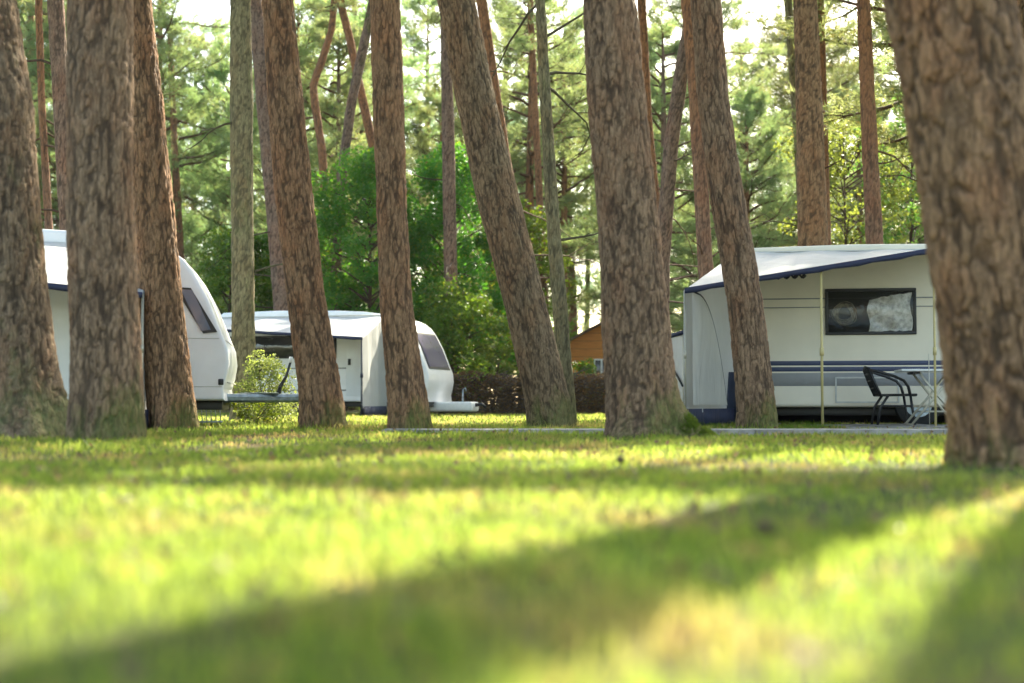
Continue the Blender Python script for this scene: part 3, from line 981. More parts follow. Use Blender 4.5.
# ------------------------------------------------------------------ broadleaved trees and shrubs
def leaves(mb, pos, size, r, up=.5, out=None):
    n = len(pos)
    nn = r.normal(size=(n, 3)) + np.array([0, 0, up])
    if out is not None: nn = nn + out * .6
    nn /= np.linalg.norm(nn, axis=1)[:, None]
    a = np.cross(nn, r.normal(size=(n, 3))); a /= np.linalg.norm(a, axis=1)[:, None]
    b = np.cross(nn, a)
    s = (size * r.uniform(.6, 1.3, n))[:, None]
    v = np.stack([pos - a * s * .55, pos + b * s * .32 + nn * s * .08, pos + a * s * .55, pos - b * s * .32 + nn * s * .08], 1).reshape(-1, 3)
    mb.add(v, None, np.arange(n)[:, None] * 4 + np.arange(4)[None, :])


def broadleaf(name, label, cat, loc, H, rad, cb, n_clump, n_leaf, size, mat, seed, group=None, stem_r=.07, clump_r=.55, squash=.75, stems=1):
    r = np.random.default_rng(seed)
    t = thing(name, label, cat, loc, 0, group)
    lf, wd = MB(), MB()
    tops = []
    for s_ in range(stems):
        a = r.uniform(0, 6.28); e = np.array([math.cos(a), math.sin(a), 0]) * rad * .35 * (stems > 1)
        p = np.array([[0, 0, -.1], e * .3 + [0, 0, H * .25], e * .7 + r.normal(size=3) * .08 + [0, 0, H * .55], e + [0, 0, H * .88]])
        wd.tube(p, np.array([1, .8, .5, .15]) * stem_r, 8); tops.append(p)
    for i in range(n_clump):
        t_ = (i + r.uniform(0, 1)) / n_clump
        z = cb + (H - cb) * t_
        pr = math.sqrt(max(.05, 1 - (2 * t_ - .75) ** 2 * .62)) * rad
        a = i * 2.4 + r.uniform(-.5, .5); q = pr * math.sqrt(r.uniform(.12, 1.0)) * r.uniform(.7, 1.12)
        c = np.array([math.cos(a) * q, math.sin(a) * q, z])
        tp = tops[i % stems]
        zs = min(max(z - q * .5, .1), H * .8)
        b0 = np.array([np.interp(zs, tp[:, 2], tp[:, 0]), np.interp(zs, tp[:, 2], tp[:, 1]), zs])
        wd.tube([b0, (b0 + c) / 2 + [0, 0, .08 * q], c], np.array([.35, .2, .06]) * stem_r, 5, cap=False)
        m = int(n_leaf * r.uniform(.5, 1.4))
        u = r.normal(size=(m, 3)); u /= np.linalg.norm(u, axis=1)[:, None]
        cr = clump_r * r.uniform(.6, 1.3)
        pos = c + u * np.array([1, 1, squash]) * cr * (r.uniform(.15, 1, m) ** .45)[:, None]
        pos[:, 2] = np.maximum(pos[:, 2], .03)
        leaves(lf, pos, np.full(m, size), r, .5, u)
    wd.build('trunk' if stems == 1 else 'stem', M['bark_grey'], t, crack=True)
    lf.build('crown' if stems == 1 else 'foliage', mat, t, smooth=False)
    return t


def gp(px, d): return ((px - 512) / F_PX * d, d, 0)


BG_ = 'broadleaved trees behind the far caravan'
broadleaf('broadleaf_tree', 'dense dark green broadleaved tree behind the far caravan roof', 'tree', gp(368, 41.5), 7.6, 2.1, 1.0, 80, 330, .125, M['leaf_green'], 1, BG_, .1)
broadleaf('broadleaf_tree', 'green broadleaved tree with yellow flecked leaves above the far caravan nose', 'tree', gp(452, 43), 7.9, 2.0, .9, 76, 310, .125, M['leaf_green'], 2, BG_, .1)
broadleaf('broadleaf_tree', 'low bushy green tree close behind the far caravan nose', 'tree', gp(455, 40), 3.5, 1.4, .5, 40, 220, .12, M['leaf_green'], 3, BG_, .06)
broadleaf('broadleaf_tree', 'sparse green broadleaved tree behind the strongly leaning trunk', 'tree', gp(520, 46), 6.6, 1.7, 1.0, 50, 230, .12, M['leaf_green'], 4, BG_, .08)
broadleaf('broadleaf_tree', 'dark green broadleaved tree behind the white caravan nose', 'tree', gp(232, 44), 5.6, 1.9, .6, 60, 290, .12, M['leaf_green'], 5, BG_, .08)
broadleaf('broadleaf_tree', 'green broadleaved tree filling the gap beside the mossy upright pine', 'tree', gp(296, 45), 6.6, 1.8, .8, 60, 290, .12, M['leaf_green'], 6, BG_, .08)
broadleaf('broadleaf_tree', 'yellow green loose leaved tree behind the cream caravan roof', 'tree', gp(846, 38), 8.0, 2.1, 2.0, 50, 170, .11, M['leaf_yellow'], 7, BG_, .08)
broadleaf('broadleaf_tree', 'tall loose yellow green tree close to the largest trunk', 'tree', gp(915, 42), 9.5, 2.2, 2.5, 50, 160, .12, M['leaf_yellow'], 8, BG_, .09)
broadleaf('shrub', 'bright yellow green shrub growing on top of the brown brushwood', 'shrub', gp(492, 40.2), 1.95, .85, .9, 18, 110, .09, M['leaf_yellow'], 9, None, .03, .3, .8, 3)
broadleaf('shrub', 'small green shrub at the foot of the orange cabin', 'shrub', gp(586, 45), 1.6, .7, .3, 14, 110, .1, M['leaf_green'], 10, None, .03, .3, .8, 3)
broadleaf('shrub', 'pale feathery shrub behind the tow hitch of the white caravan', 'shrub', gp(266, 22.6), 1.05, .46, .12, 26, 170, .045, M['leaf_pale'], 11, None, .018, .19, .9, 4)
broadleaf('shrub', 'low weedy plant under the tow bar of the white caravan', 'shrub', gp(256, 20.4), .42, .5, .05, 14, 70, .05, M['leaf_green'], 12, None, .01, .16, .7, 3)
r = np.random.default_rng(77)
for i in range(16):
    px = -40 + 1100 * (i + r.uniform(.1, .9)) / 16; d = r.uniform(52, 80)
    broadleaf('shrub', 'undergrowth bush of the wood behind the campsite', 'shrub', gp(px, d), r.uniform(2.0, 3.6), r.uniform(1.6, 2.4), .2, 22, 90, .2,
              M['leaf_pale'] if i % 2 else M['leaf_yellow'], 200 + i, 'undergrowth bushes of the wood', .04, .6, .8, 3)


# ------------------------------------------------------------------ brushwood hedge
def brushwood():
    t = thing('brushwood_hedge', 'brown hedge of heaped dead brushwood behind the far caravan hitch', 'hedge', (0.6, 38.6, 0))
    r = np.random.default_rng(31)
    tw, lf = MB(), MB()
    for i in range(1500):
        x = r.uniform(-3.0, 3.4); y = r.uniform(-.45, .45); z = r.uniform(.02, 1.15) * (1 - .25 * abs(y))
        a = r.uniform(0, 6.28); L = r.uniform(.25, .9)
        d = np.array([math.cos(a), math.sin(a) * .7, r.uniform(-.5, .6)]) * L
        p = np.array([x, y, z])
        q = [p - d / 2, p + r.normal(size=3) * .05, p + d / 2]
        q = [np.array([u[0], u[1], max(u[2], .01)]) for u in q]
        tw.tube(q, [.012, .009, .004], 4, cap=False)
    n = 16000
    pos = np.stack([r.uniform(-3.1, 3.5, n), r.normal(0, .26, n), r.uniform(0, 1, n) ** .8 * 1.12], 1)
    pos[:, 2] *= .82 + .3 * vnoise(np.stack([pos[:, 0] * 1.7, pos[:, 1], np.zeros(n)], 1), 4)
    leaves(lf, pos, np.full(n, .07), r, .3)
    tw.build('twig_mass', M['twig'], t)
    lf.build('dead_foliage', M['dead_leaf'], t, smooth=False)


brushwood()


# ------------------------------------------------------------------ cabin
def cabin():
    d = 49.0
    xl = (567 - 512) / F_PX * d; x1 = (668 - 512) / F_PX * d
    w = x1 - xl; D = 4.0
    eave = at(567, 343, d).z; ridge = eave + w / 2 * .53
    t = thing('cabin', 'orange timber cabin with a low gable beyond the brushwood', 'cabin', ((xl + x1) / 2, d, 0), 0)
    h = w / 2
    mb = MB()
    v = [(-h, 0, 0), (h, 0, 0), (h, 0, eave), (0, 0, ridge), (-h, 0, eave), (-h, D, 0), (h, D, 0), (h, D, eave), (0, D, ridge), (-h, D, eave)]
    mb.add(v, [(4, 2, 3), (9, 8, 7)], [(0, 1, 2, 4), (1, 6, 7, 2), (6, 5, 9, 7), (5, 0, 4, 9)])
    mb.build('wall', M['wood'], t, smooth=False)
    mb = MB()
    for s in (-1, 1):
        n = Vector((s * .47, 0, .88)).normalized()
        a = Vector((s * (h + .22), -.25, eave - .12)); b = Vector((0, -.25, ridge + .005))
        q = [a, b, b + Vector((0, D + .5, 0)), a + Vector((0, D + .5, 0))]
        q2 = [p + n * .09 for p in q]
        mb.add(q + q2, None, [(0, 1, 2, 3), (7, 6, 5, 4), (0, 4, 5, 1), (1, 5, 6, 2), (2, 6, 7, 3), (3, 7, 4, 0)])
    mb.build('roof', M['roof_felt'], t, smooth=False)
    wx = (600 - 512) / F_PX * d - (xl + x1) / 2
    f = rbox('window_frame', (wx - .22, -.05, .95), (wx + .32, .0, 1.85), M['white_plastic'], t, .01)
    for a, b in ((-.17, .02), (.08, .27)):
        rbox('pane', (wx + a, -.06, 1.0), (wx + b, -.045, 1.8), M['glass'], f, .003)


cabin()


# ------------------------------------------------------------------ caravans
PROF = [(-.05, .36), (-.075, .52), (-.03, .67), (0, .864), (-.02, 1.06), (-.12, 1.30), (-.277, 1.695), (-.46, 2.03), (-.595, 2.21), (-.757, 2.33), (-.91, 2.40), (-1.2, 2.48), (-1.7, 2.545), (-2.4, 2.58)]


def caravan(name, label, loc, yaw, L, W, body_mat, front_win=(1.36, 1.98), zoff=0.0, win_in=.20, has_front=True, bottom=.36):
    t = thing(name, label, 'caravan', loc, yaw, 'caravans on the campsite')
    prof = [(x, z + zoff) for x, z in [(-.05, bottom)] + PROF[1:]] + [(-L * .7, 2.6 + zoff), (-L + .25, 2.57 + zoff), (-L + .09, 2.48 + zoff), (-L, 2.3 + zoff), (-L - .03, 1.2 + zoff), (-L, bottom + zoff)]
    pf = np.array(prof); n = len(pf)
    e = np.roll(pf, -1, 0) - pf; e /= np.linalg.norm(e, axis=1)[:, None]
    nrm = np.stack([e[:, 1], -e[:, 0]], 1)
    if np.sum(pf[:, 0] * np.roll(pf[:, 1], -1) - np.roll(pf[:, 0], -1) * pf[:, 1]) < 0: nrm = -nrm
    vn = nrm + np.roll(nrm, 1, 0); vn /= (np.linalg.norm(vn, axis=1) ** 2 / 2)[:, None]      # mitred outward normals
    rad = .05; rings = []
    for ang in np.linspace(0, math.pi / 2, 6):                   # rounded rims towards both side walls
        q = pf - vn * rad * (1 - math.sin(ang))
        rings.append([(x, rad * (1 - math.cos(ang)), z) for x, z in q])
    rings += [[(x, W - y, z) for x, y, z in rg] for rg in rings[::-1]]
    mb = MB()
    v = np.array(rings).reshape(-1, 3); R_ = len(rings)
    ii = np.arange(R_ - 1)[:, None] * n; jj = np.arange(n)[None, :]; kk = (jj + 1) % n
    bm = bmesh.new()
    bv = [bm.verts.new(p) for p in v]
    for r_ in range(R_ - 1):
        for c_ in range(n):
            bm.faces.new((bv[r_ * n + c_], bv[r_ * n + (c_ + 1) % n], bv[(r_ + 1) * n + (c_ + 1) % n], bv[(r_ + 1) * n + c_]))
    for rg, rev in ((rings[0], False), (rings[-1], True)):
        cv = [bm.verts.new(p) for p in (rg[::-1] if rev else rg)]
        bm.faces.new(cv)
    bmesh.ops.recalc_face_normals(bm, faces=bm.faces[:])
    body = bm_obj('body', bm, body_mat, t, angle=38)
    # front window: a raised frame and pane that follow the slope of the nose
    def nose(z):
        ps = sorted([(p[1], p[0]) for p in prof[2:14]])
        return float(np.interp(z, [q[0] for q in ps], [q[1] for q in ps]))
    z0, z1 = front_win[0] + zoff, front_win[1] + zoff
    for nm, mat, m, out, ya, yb in (('window_frame', M['black'], .045, .018, win_in, W - .20), ('pane', M['glass_reflect_tint'], 0, .03, win_in + .045, W - .245))[:2 if has_front else 0]:
        zz = np.linspace(z0 - m, z1 + m, 6)
        mb = MB(); v = []
        for z in zz:
            x = nose(z); dx = (nose(z + .01) - nose(z - .01)) / .02
            nn = Vector((1, 0, -dx)).normalized()
            for (y, o_) in ((ya, -.02), (ya, out), (yb, out), (yb, -.02)):
                v.append((x + nn.x * o_, y, z + nn.z * o_))
        f = []
        for i in range(5):
            for j in range(3):
                f.append((i * 4 + j, i * 4 + j + 1, (i + 1) * 4 + j + 1, (i + 1) * 4 + j))
        f.append((3, 2, 1, 0)); f.append((20, 21, 22, 23))
        mb.add(v, None, f)
        par = mb.build(nm, mat, t if nm == 'window_frame' else par, smooth=True, angle=40)
    # axle, wheel
    wx = -L * .56
    for y in (.16, W - .16):
        mb = MB(); mb.tube([(wx, y - .09, .32), (wx, y - .07, .32), (wx, y + .07, .32), (wx, y + .09, .32)], [.28, .32, .32, .28], 28)
        wh = mb.build('wheel', M['rubber'], t, angle=30)
        mb = MB(); yy = y - .095 if y < 1 else y + .095
        mb.tube([(wx, yy - .008, .32), (wx, yy + .008, .32)], .19, 20); mb.build('rim', M['steel'], wh, angle=30)
    rbox('chassis', (-L + .3, .3, bottom - .12), (-.1, W - .3, bottom - .005 + zoff), M['black'], t, .01)
    return t, prof, nose


def A_frame(t, W, mat, z0, z1, x0, x1, coupling=True):
    """drawbar: two converging beams"""
    mb = MB()
    for s in (-1, 1):
        mb.tube([(x0 - .6, W / 2 + s * .55, (z0 + z1) / 2), (x0, W / 2 + s * .38, (z0 + z1) / 2), (x1 - .25, W / 2 + s * .06, (z0 + z1) / 2), (x1, W / 2 + s * .04, (z0 + z1) / 2)], (z1 - z0) / 2, 8)
    d = mb.build('drawbar', mat, t, angle=40)
    return d


# ---- white caravan on the left
yaw1 = R(8)
n1 = at(229, 384, 18.6)
c1, prof1, nose1 = caravan('caravan', 'white caravan with its rounded nose and grey tow bar behind the left trunks', (n1.x, 18.6, 0), yaw1, 5.6, 2.15, M['white'], (1.36, 1.97), 0.0, .55, False)
d1 = A_frame(c1, 2.15, M['steel'], .335, .46, -.05, 1.05)
rbox('tow_bar_plate', (.1, .82, .462), (.62, 1.33, .472), M['steel'], c1, .004)
hb = rbox('coupling', (1.0, 1.0, .33), (1.22, 1.15, .475), M['black'], c1, .03)
mb = MB(); mb.tube([(.62, 1.0, .46), (.64, 1.0, .56), (.72, 1.0, .70), (.78, 1.0, .90)], [.035, .028, .02, .018], 8)
hbk = mb.build('handbrake', M['black'], c1)
mb = MB(); mb.tube([(.775, 1.0, .89), (.785, 1.0, .97)], .026, 8); mb.build('grip', M['white_plastic'], hbk)
mb = MB()
mb.tube([(.98, .86, .12), (.98, .86, .72)], .026, 10)
jw = mb.build('jockey_wheel', M['steel'], c1)
mb = MB(); mb.tube([(.98, .86, .72), (1.06, .86, .80), (1.10, .86, .78), (1.15, .86, .62), (1.16, .86, .47)], .018, 8); mb.build('crank', M['black'], jw)
mb = MB(); mb.tube([(.98, .83, .11), (.98, .90, .11)], .10, 18); mb.build('tyre', M['rubber'], jw, angle=40)
# gas locker seam and catch on the nose
mb = MB()
mb.tube([(nose1(.60) + .004, .12, .60), (nose1(.60) + .004, 2.03, .60)], .008, 6)
mb.tube([(nose1(1.15) + .004, .12, 1.15), (nose1(1.15) + .004, 2.03, 1.15)], .006, 6)
mb.build('locker_seam', M['trim'], c1)
def on_wall(px, py, o, yaw, off=0.0):
    """local (x, z) on a near wall through o turned by yaw"""
    kx = (px - 512) / F_PX; u = Vector((math.cos(yaw), math.sin(yaw), 0))
    o = Vector(o) + Vector((math.sin(yaw), -math.cos(yaw), 0)) * off
    q = (kx * o.y - o.x) / (u.x - kx * u.y)
    return q, at(px, py, (o + u * q).y).z


def slanted_window(parent, quad):
    """raised rim and pane; quad holds local (x, z) corners, clockwise from the top left"""
    c = np.array(quad); ctr = c.mean(0)
    def slab(name, pts, y0, y1, mat, par):
        n = len(pts); v = [(x, -y0, z) for x, z in pts] + [(x, -y1, z) for x, z in pts]
        m_ = MB(); m_.add(v, None, [(4, 5, 6, 7)] + [(k, (k + 1) % 4, 4 + (k + 1) % 4, 4 + k) for k in range(4)])
        return m_.build(name, mat, par, smooth=False)
    f_ = slab('window_frame', c, .0, .022, M['black'], parent)
    inner = ctr + (c - ctr) * np.array([.70, .90])
    slab('pane', inner, .0, .03, M['glass_blue'], f_)


slanted_window(c1, [on_wall(173, 287, (n1.x, 18.6, 0), yaw1), on_wall(190, 288, (n1.x, 18.6, 0), yaw1), on_wall(217, 332, (n1.x, 18.6, 0), yaw1), on_wall(203, 333.5, (n1.x, 18.6, 0), yaw1)])
cx_, cz_ = on_wall(221, 382, (n1.x, 18.6, 0), yaw1)
rbox('locker_catch', (cx_ - .035, -.02, cz_ - .04), (cx_ + .035, .005, cz_ + .04), M['black'], c1, .012)
mb = MB()
for py_, xa_, xb_ in ((338, 150, 219), (386.5, 150, 222)):
    xa__, z__ = on_wall(xa_, py_, (n1.x, 18.6, 0), yaw1); xb__, _ = on_wall(xb_, py_, (n1.x, 18.6, 0), yaw1)
    mb.tube([(xa__, -.002, z__), (xb__, -.002, z__)], .006, 6)
mb.build('side_seam', M['trim'], c1)
mb = MB(); mb.tube([(-5.3, -.012, 2.32), (-.8, -.012, 2.32)], .011, 6)
mb.build('side_rail', M['trim'], c1)
f = rbox('side_window_frame', (-1.75, -.03, 1.25), (-1.15, .0, 1.85), M['black'], c1, .02)
rbox('pane', (-1.71, -.042, 1.29), (-1.19, -.02, 1.81), M['glass'], f, .01)
mb = MB()
for q in range(8):
    x = -.15 - q * .06; mb.tube([(x, .35, .38), (x + .03, .35, .05)], .007, 5)
mb.tube([(-.1, .35, .08), (-.62, .35, .08)], .012, 6); mb.tube([(-.12, .35, .40), (-.60, .35, .40)], .012, 6)
mb.build('fold_step', M['steel'], c1)


def awning(name, label, t_car, loc, yaw, xa, xb, z_wall, out_a, out_b, za, zb, dx_a, dx_b, side, poles, skirt=True, cols=22):
    """canopy laced to the caravan wall along local x in [xa, xb]; its front corners stand at (xa+dx_a, -out_a, za) and (xb+dx_b, -out_b, zb).
    side: -1 closed at the xa end, +1 closed at the xb end"""
    t = thing(name, label, 'awning', loc, yaw, 'awnings of the caravans')
    A = Vector((xa + dx_a, -out_a, za)); B = Vector((xb + dx_b, -out_b, zb))
    A0 = Vector((xa, -.01, z_wall)); B0 = Vector((xb, -.01, z_wall))
    r = np.random.default_rng(len(label))
    rows = 9
    v, f = [], []
    for j in range(rows):
        q = j / (rows - 1)
        for i in range(cols):
            p = i / (cols - 1)
            w0 = A0.lerp(B0, p); f0 = A.lerp(B, p)
            pt = w0.lerp(f0, q)
            sag = .05 * math.sin(math.pi * q) * (1 - .6 * abs(math.cos(math.pi * p * 3)))
            v.append((pt.x, pt.y, pt.z - sag + .012 * math.sin(p * 21 + q * 4)))
    for j in range(rows - 1):
        for i in range(cols - 1):
            a = j * cols + i; f.append((a, a + cols, a + cols + 1, a + 1))
    n0 = len(v)
    v += [(x, y + .0, z - .012) for x, y, z in v]
    f += [(q[3] + n0, q[2] + n0, q[1] + n0, q[0] + n0) for q in f]
    mb = MB(); mb.add(v, None, f); mb.build('canopy', M['canvas'], t)
    # navy valance along the front and the ends
    mb = MB()
    edge = [A.lerp(B, p) for p in np.linspace(0, 1, 24)]
    vv = []
    for k, e in enumerate(edge):
        vv += [(e.x, e.y - .006, e.z + .015), (e.x, e.y - .012, e.z - .058 - .01 * math.sin(k * 2.1)), (e.x, e.y + .004, e.z - .058 - .01 * math.sin(k * 2.1)), (e.x, e.y + .006, e.z + .012)]
    ff = []
    for k in range(len(edge) - 1):
        a = k * 4
        ff += [(a, a + 1, a + 5, a + 4), (a + 2, a + 3, a + 7, a + 6), (a + 1, a + 2, a + 6, a + 5), (a + 3, a, a + 4, a + 7)]
    mb.add(vv, None, ff); mb.build('valance', M['navy_canvas'], t)
    # closed end: canvas panel, curved piping and mud skirt
    if side:
        C, C0 = (A, A0) if side < 0 else (B, B0)
        bot = .22
        cw = 13
        v, f = [], []
        for j in range(8):
            q = j / 7
            for i in range(cw):
                p = i / (cw - 1)
                top = C0.lerp(C, p); low = Vector((C0.x * .0 + top.x, top.y, bot))
                pt = top.lerp(low, q)
                wob = .03 * math.sin(p * 17 + q * 1.5) * (.25 + q)
                v.append((pt.x + wob, pt.y, pt.z - .012))
        for j in range(7):
            for i in range(cw - 1):
                a = j * cw + i; f.append((a, a + cw, a + cw + 1, a + 1))
        n0 = len(v); th = .01
        v += [(x + th, y, z) for x, y, z in v]
        f += [(q[3] + n0, q[2] + n0, q[1] + n0, q[0] + n0) for q in f]
        mb = MB(); mb.add(v, None, f); mb.build('side_panel', M['canvas_grey'], t)
        D = (C0 - C); D.z = 0
        if skirt:
            mb = MB()
            for k in range(14):
                p0, p1 = k / 14, (k + 1) / 14
                a = C + D * p0; b = C + D * p1
                oa, ob = .015 * math.sin(k * 1.3), .015 * math.sin((k + 1) * 1.3)
                q8 = [(p.x + o_ + t_, p.y, z_) for t_ in (-.045, -.035) for (p, o_) in ((a, oa), (b, ob)) for z_ in (.0, bot + .035)]
                mb.add(q8, None, [(0, 2, 3, 1), (4, 5, 7, 6), (1, 3, 7, 5), (0, 4, 6, 2)])
                q8 = [(x + .09, y, z) for x, y, z in q8]
                mb.add(q8, None, [(0, 2, 3, 1), (4, 5, 7, 6), (1, 3, 7, 5), (0, 4, 6, 2)])
            mb.build('mud_skirt', M['navy_canvas'], t)
    for (p, q, top_drop, mt, rr) in poles:
        b = A.lerp(B, p); w0 = A0.lerp(B0, p); pt = w0.lerp(b, q)
        mb = MB(); mb.tube([(pt.x, pt.y + .03, .0), (pt.x, pt.y + .03, pt.z - .02 - top_drop)], rr, 8)
        mb.tube([(pt.x, pt.y + .03, .9), (pt.x, pt.y + .03, 1.0)], rr * 1.5, 8)
        mb.build('pole', mt, t)
    return t, A, B, A0, B0


Y1 = (n1.x, 18.6, 0)
awning('awning', 'white canvas awning with navy edge on the left white caravan', c1, Y1, yaw1, -5.3, -.95, 2.40, 2.3, 2.3, 2.0, 1.58, -.1, .1, 1, [(0, 1, 0, M['alu'], .016), (1, 1, 0, M['alu'], .016)])

# ---- far caravan in the middle
yaw2 = R(-14)
n2 = at(429, 380, 34.0)
L2 = (n2.x, 34.0, 0)
c2, prof2, nose2 = caravan('caravan', 'far white caravan with purple tint and reflection coloured into its front window in front of the green trees', L2, yaw2, 5.6, 2.15, M['white'], (1.2, 2.0), 0.0)
rbox('drawbar_cover', (-.25, .72, .12), (.86, 1.42, .36), M['white_plastic'], c2, .06, 3)
mb = MB(); mb.tube([(.84, 1.07, .28), (1.02, 1.07, .30), (1.12, 1.07, .22)], [.05, .04, .03], 8); mb.build('coupling', M['black'], c2)
mb = MB(); mb.tube([(.55, 1.0, .36), (.56, 1.0, .66)], .02, 8); mb.tube([(.56, 1.0, .66), (.62, 1.0, .70), (.64, 1.0, .62)], .014, 6); mb.build('jockey_wheel', M['steel'], c2)
f = rbox('side_window_frame', (-5.2, -.03, 1.42), (-2.35, 0, 1.98), M['black'], c2, .02)
rbox('pane', (-5.16, -.04, 1.46), (-2.4, -.02, 1.94), M['glass'], f, .01)
f = rbox('side_window_frame', (-1.55, -.03, 1.36), (-.72, 0, 1.95), M['black'], c2, .02)
rbox('pane', (-1.51, -.04, 1.4), (-.76, -.02, 1.91), M['glass'], f, .01)
rbox('stripe', (-5.4, -.006, 1.16), (-.6, .004, 1.19), M['grey_band'], c2, .001)
rbox('stripe', (-5.4, -.006, .62), (-.4, .004, .66), M['grey_band'], c2, .001)
f = rbox('door', (-2.1, -.012, .5), (-1.62, .01, 2.2), M['white'], c2, .005)
rbox('handle', (-2.05, -.03, 1.25), (-1.98, -.008, 1.4), M['black'], f, .005)
mb = MB(); mb.tube([(-5.4, -.015, 2.45), (-.9, -.015, 2.45)], .012, 6); mb.build('awning_rail', M['trim'], c2)
aw2, A2, B2, A02, B02 = awning('awning', 'white canvas awning with navy edge and blue poles on the far caravan', c2, L2, yaw2, -5.6, -1.1, 2.42, 2.3, 2.3, 2.12, 1.80, -.1, .25, 1,
       [(.12, 1, 0, M['alu'], .014), (.72, 1, 0, M['alu'], .014), (.995, 1, 0, M['navy_cloth'], .022)])
t = thing('storage_bag', 'dark bag hanging in the opening of the far awning', 'bag', L2, yaw2)
rbox('bag', (-2.32, -1.5, 1.05), (-2.08, -1.35, 1.78), M['black'], t, .05, 3)
mb = MB(); mb.tube([(-2.2, -1.42, 1.76), (-2.2, -1.42, 2.15)], .012, 6); mb.build('strap', M['black'], t)

# ---- cream caravan on the right
yaw3 = R(-9)
L3 = 5.9
W3 = Vector((at(733, 400, 20.5).x, 20.5, 0))
u3 = Vector((math.cos(yaw3), math.sin(yaw3), 0))
loc3 = W3 + u3 * L3


def on3(px, py, off=0.0):
    """local (x, z) on the near wall of the cream caravan, off metres in front of it"""
    kx = (px - 512) / F_PX
    n = Vector((math.sin(yaw3), -math.cos(yaw3), 0)) * off
    o = W3 + n
    s = (kx * o.y - o.x) / (u3.x - kx * u3.y)
    p = o + u3 * s
    return s - L3, at(px, py, p.y).z


c3, prof3, nose3 = caravan('caravan', 'cream caravan with navy stripes and a black framed window behind the folding table', tuple(loc3), yaw3, L3, 2.2, M['cream'], (1.36, 1.97), bottom=.27)
xR = -.5
def band(nm, y0, y1, mat, th=.006):
    xa, za = on3(800, y0); xb, zb = on3(800, y1)
    rbox(nm, (-L3 + .03, -th, zb), (xR, .004, za), mat, c3, .0015)
band('stripe', 361, 365.5, M['blue_band'])
band('stripe', 367, 371.5, M['blue_band'])
band('grey_band', 373, 386, M['grey_band'], .005)
band('moulding', 298.2, 299.4, M['grey_band'], .008)
band('moulding', 307.0, 308.0, M['grey_band'], .008)
xa, zt = on3(825.5, 289); xb, zb = on3(917, 334.5)
# the proud acrylic window: frame as four bars, dark interior, foil screen and wreath behind the pane
fr = rbox('window_frame', (xa, -.038, zt - .045), (xb, 0, zt), M['black'], c3, .012)
rbox('frame_bar', (xa, -.038, zb), (xb, 0, zb + .045), M['black'], fr, .012)
rbox('frame_bar', (xa, -.037, zb + .04), (xa + .045, 0, zt - .04), M['black'], fr, .01)
rbox('frame_bar', (xb - .045, -.037, zb + .04), (xb, 0, zt - .04), M['black'], fr, .01)
rbox('interior', (xa + .03, -.008, zb + .03), (xb - .03, .004, zt - .03), M['dark_void'], fr, .001)
v, f = [], []
gx, gzv = 15, 10
r = np.random.default_rng(3)
fx0, _ = on3(869, 300); fx1, _ = on3(912, 300)
for j in range(gzv):
    for i in range(gx):
        p, q = i / (gx - 1), j / (gzv - 1)
        top = zt - .07 - .10 * (1 - p) ** 1.5; z = zb + .05 + (top - zb - .05) * q
        x = fx0 + (fx1 - fx0) * p + .02 * math.sin(q * 7)
        v.append((x, -.016 + r.uniform(-.0065, .0065), z + r.uniform(-.012, .012)))
for j in range(gzv - 1):
    for i in range(gx - 1):
        a = j * gx + i; f.append((a, a + 1, a + gx + 1, a + gx))
mb = MB(); mb.add(v, None, f); mb.build('foil_screen', M['silver'], fr, smooth=True)
wx0, wz0 = on3(845, 314)
mb = MB()
for k, (rad, th) in enumerate(((.155, .011), (.138, .012), (.118, .012), (.10, .010), (.17, .006))):
    a = np.linspace(0, 2 * math.pi, 33)[:-1]
    a = np.concatenate([a, a[:1]])
    mb.tube(np.stack([wx0 + rad * np.cos(a) * (1 + .05 * np.sin(3 * a + k)), np.full(33, -.018 + .001 * k), wz0 + .98 * rad * np.sin(a) + .01 * np.cos(2 * a + k)], 1), th, 6, cap=False)
mb.build('wreath', flat('straw_wreath', (.42, .36, .26), .8, dirt=.35, scale=30), fr)
rbox('pane', (xa + .035, -.033, zb + .035), (xb - .035, -.029, zt - .035), M['glass_clear'], fr, .001)
# service hatch low on the wall
ha, hz1 = on3(835, 377); hb_, hz0 = on3(899, 403)
mb = MB()
for (a, b, c, d) in ((ha, hb_, hz1 - .022, hz1), (ha, hb_, hz0, hz0 + .022), (ha, ha + .022, hz0, hz1), (hb_ - .022, hb_, hz0, hz1)):
    mb.box((a, -.016, c), (b, -.002, d))
mb.build('hatch', M['trim'], c3, smooth=False)
mb = MB(); mb.tube([(-L3 + .1, -.015, 2.50), (-.9, -.015, 2.50)], .012, 6); mb.build('awning_rail', M['trim'], c3)
for q in (-L3 + .5, -2.2):
    mb = MB(); mb.tube([(q, .3, .33), (q + .1, .3, .02)], .022, 8); mb.tube([(q + .02, .3, .012), (q + .2, .3, .012)], .03, 8); mb.build('corner_steady', M['steel'], c3)
rbox('shade_sheet', (-L3 + .2, 2.06, .02), (-.6, 2.08, .40), M['navy_cloth'], c3, .004)  # dark sheets added to stand for the shade beneath the caravan
rbox('shade_sheet', (-L3 + .03, .3, .02), (-L3 + .05, 2.05, .40), M['navy_cloth'], c3, .004)


def loc3_of(px, py, off):
    x, z = on3(px, py, off); return x, z


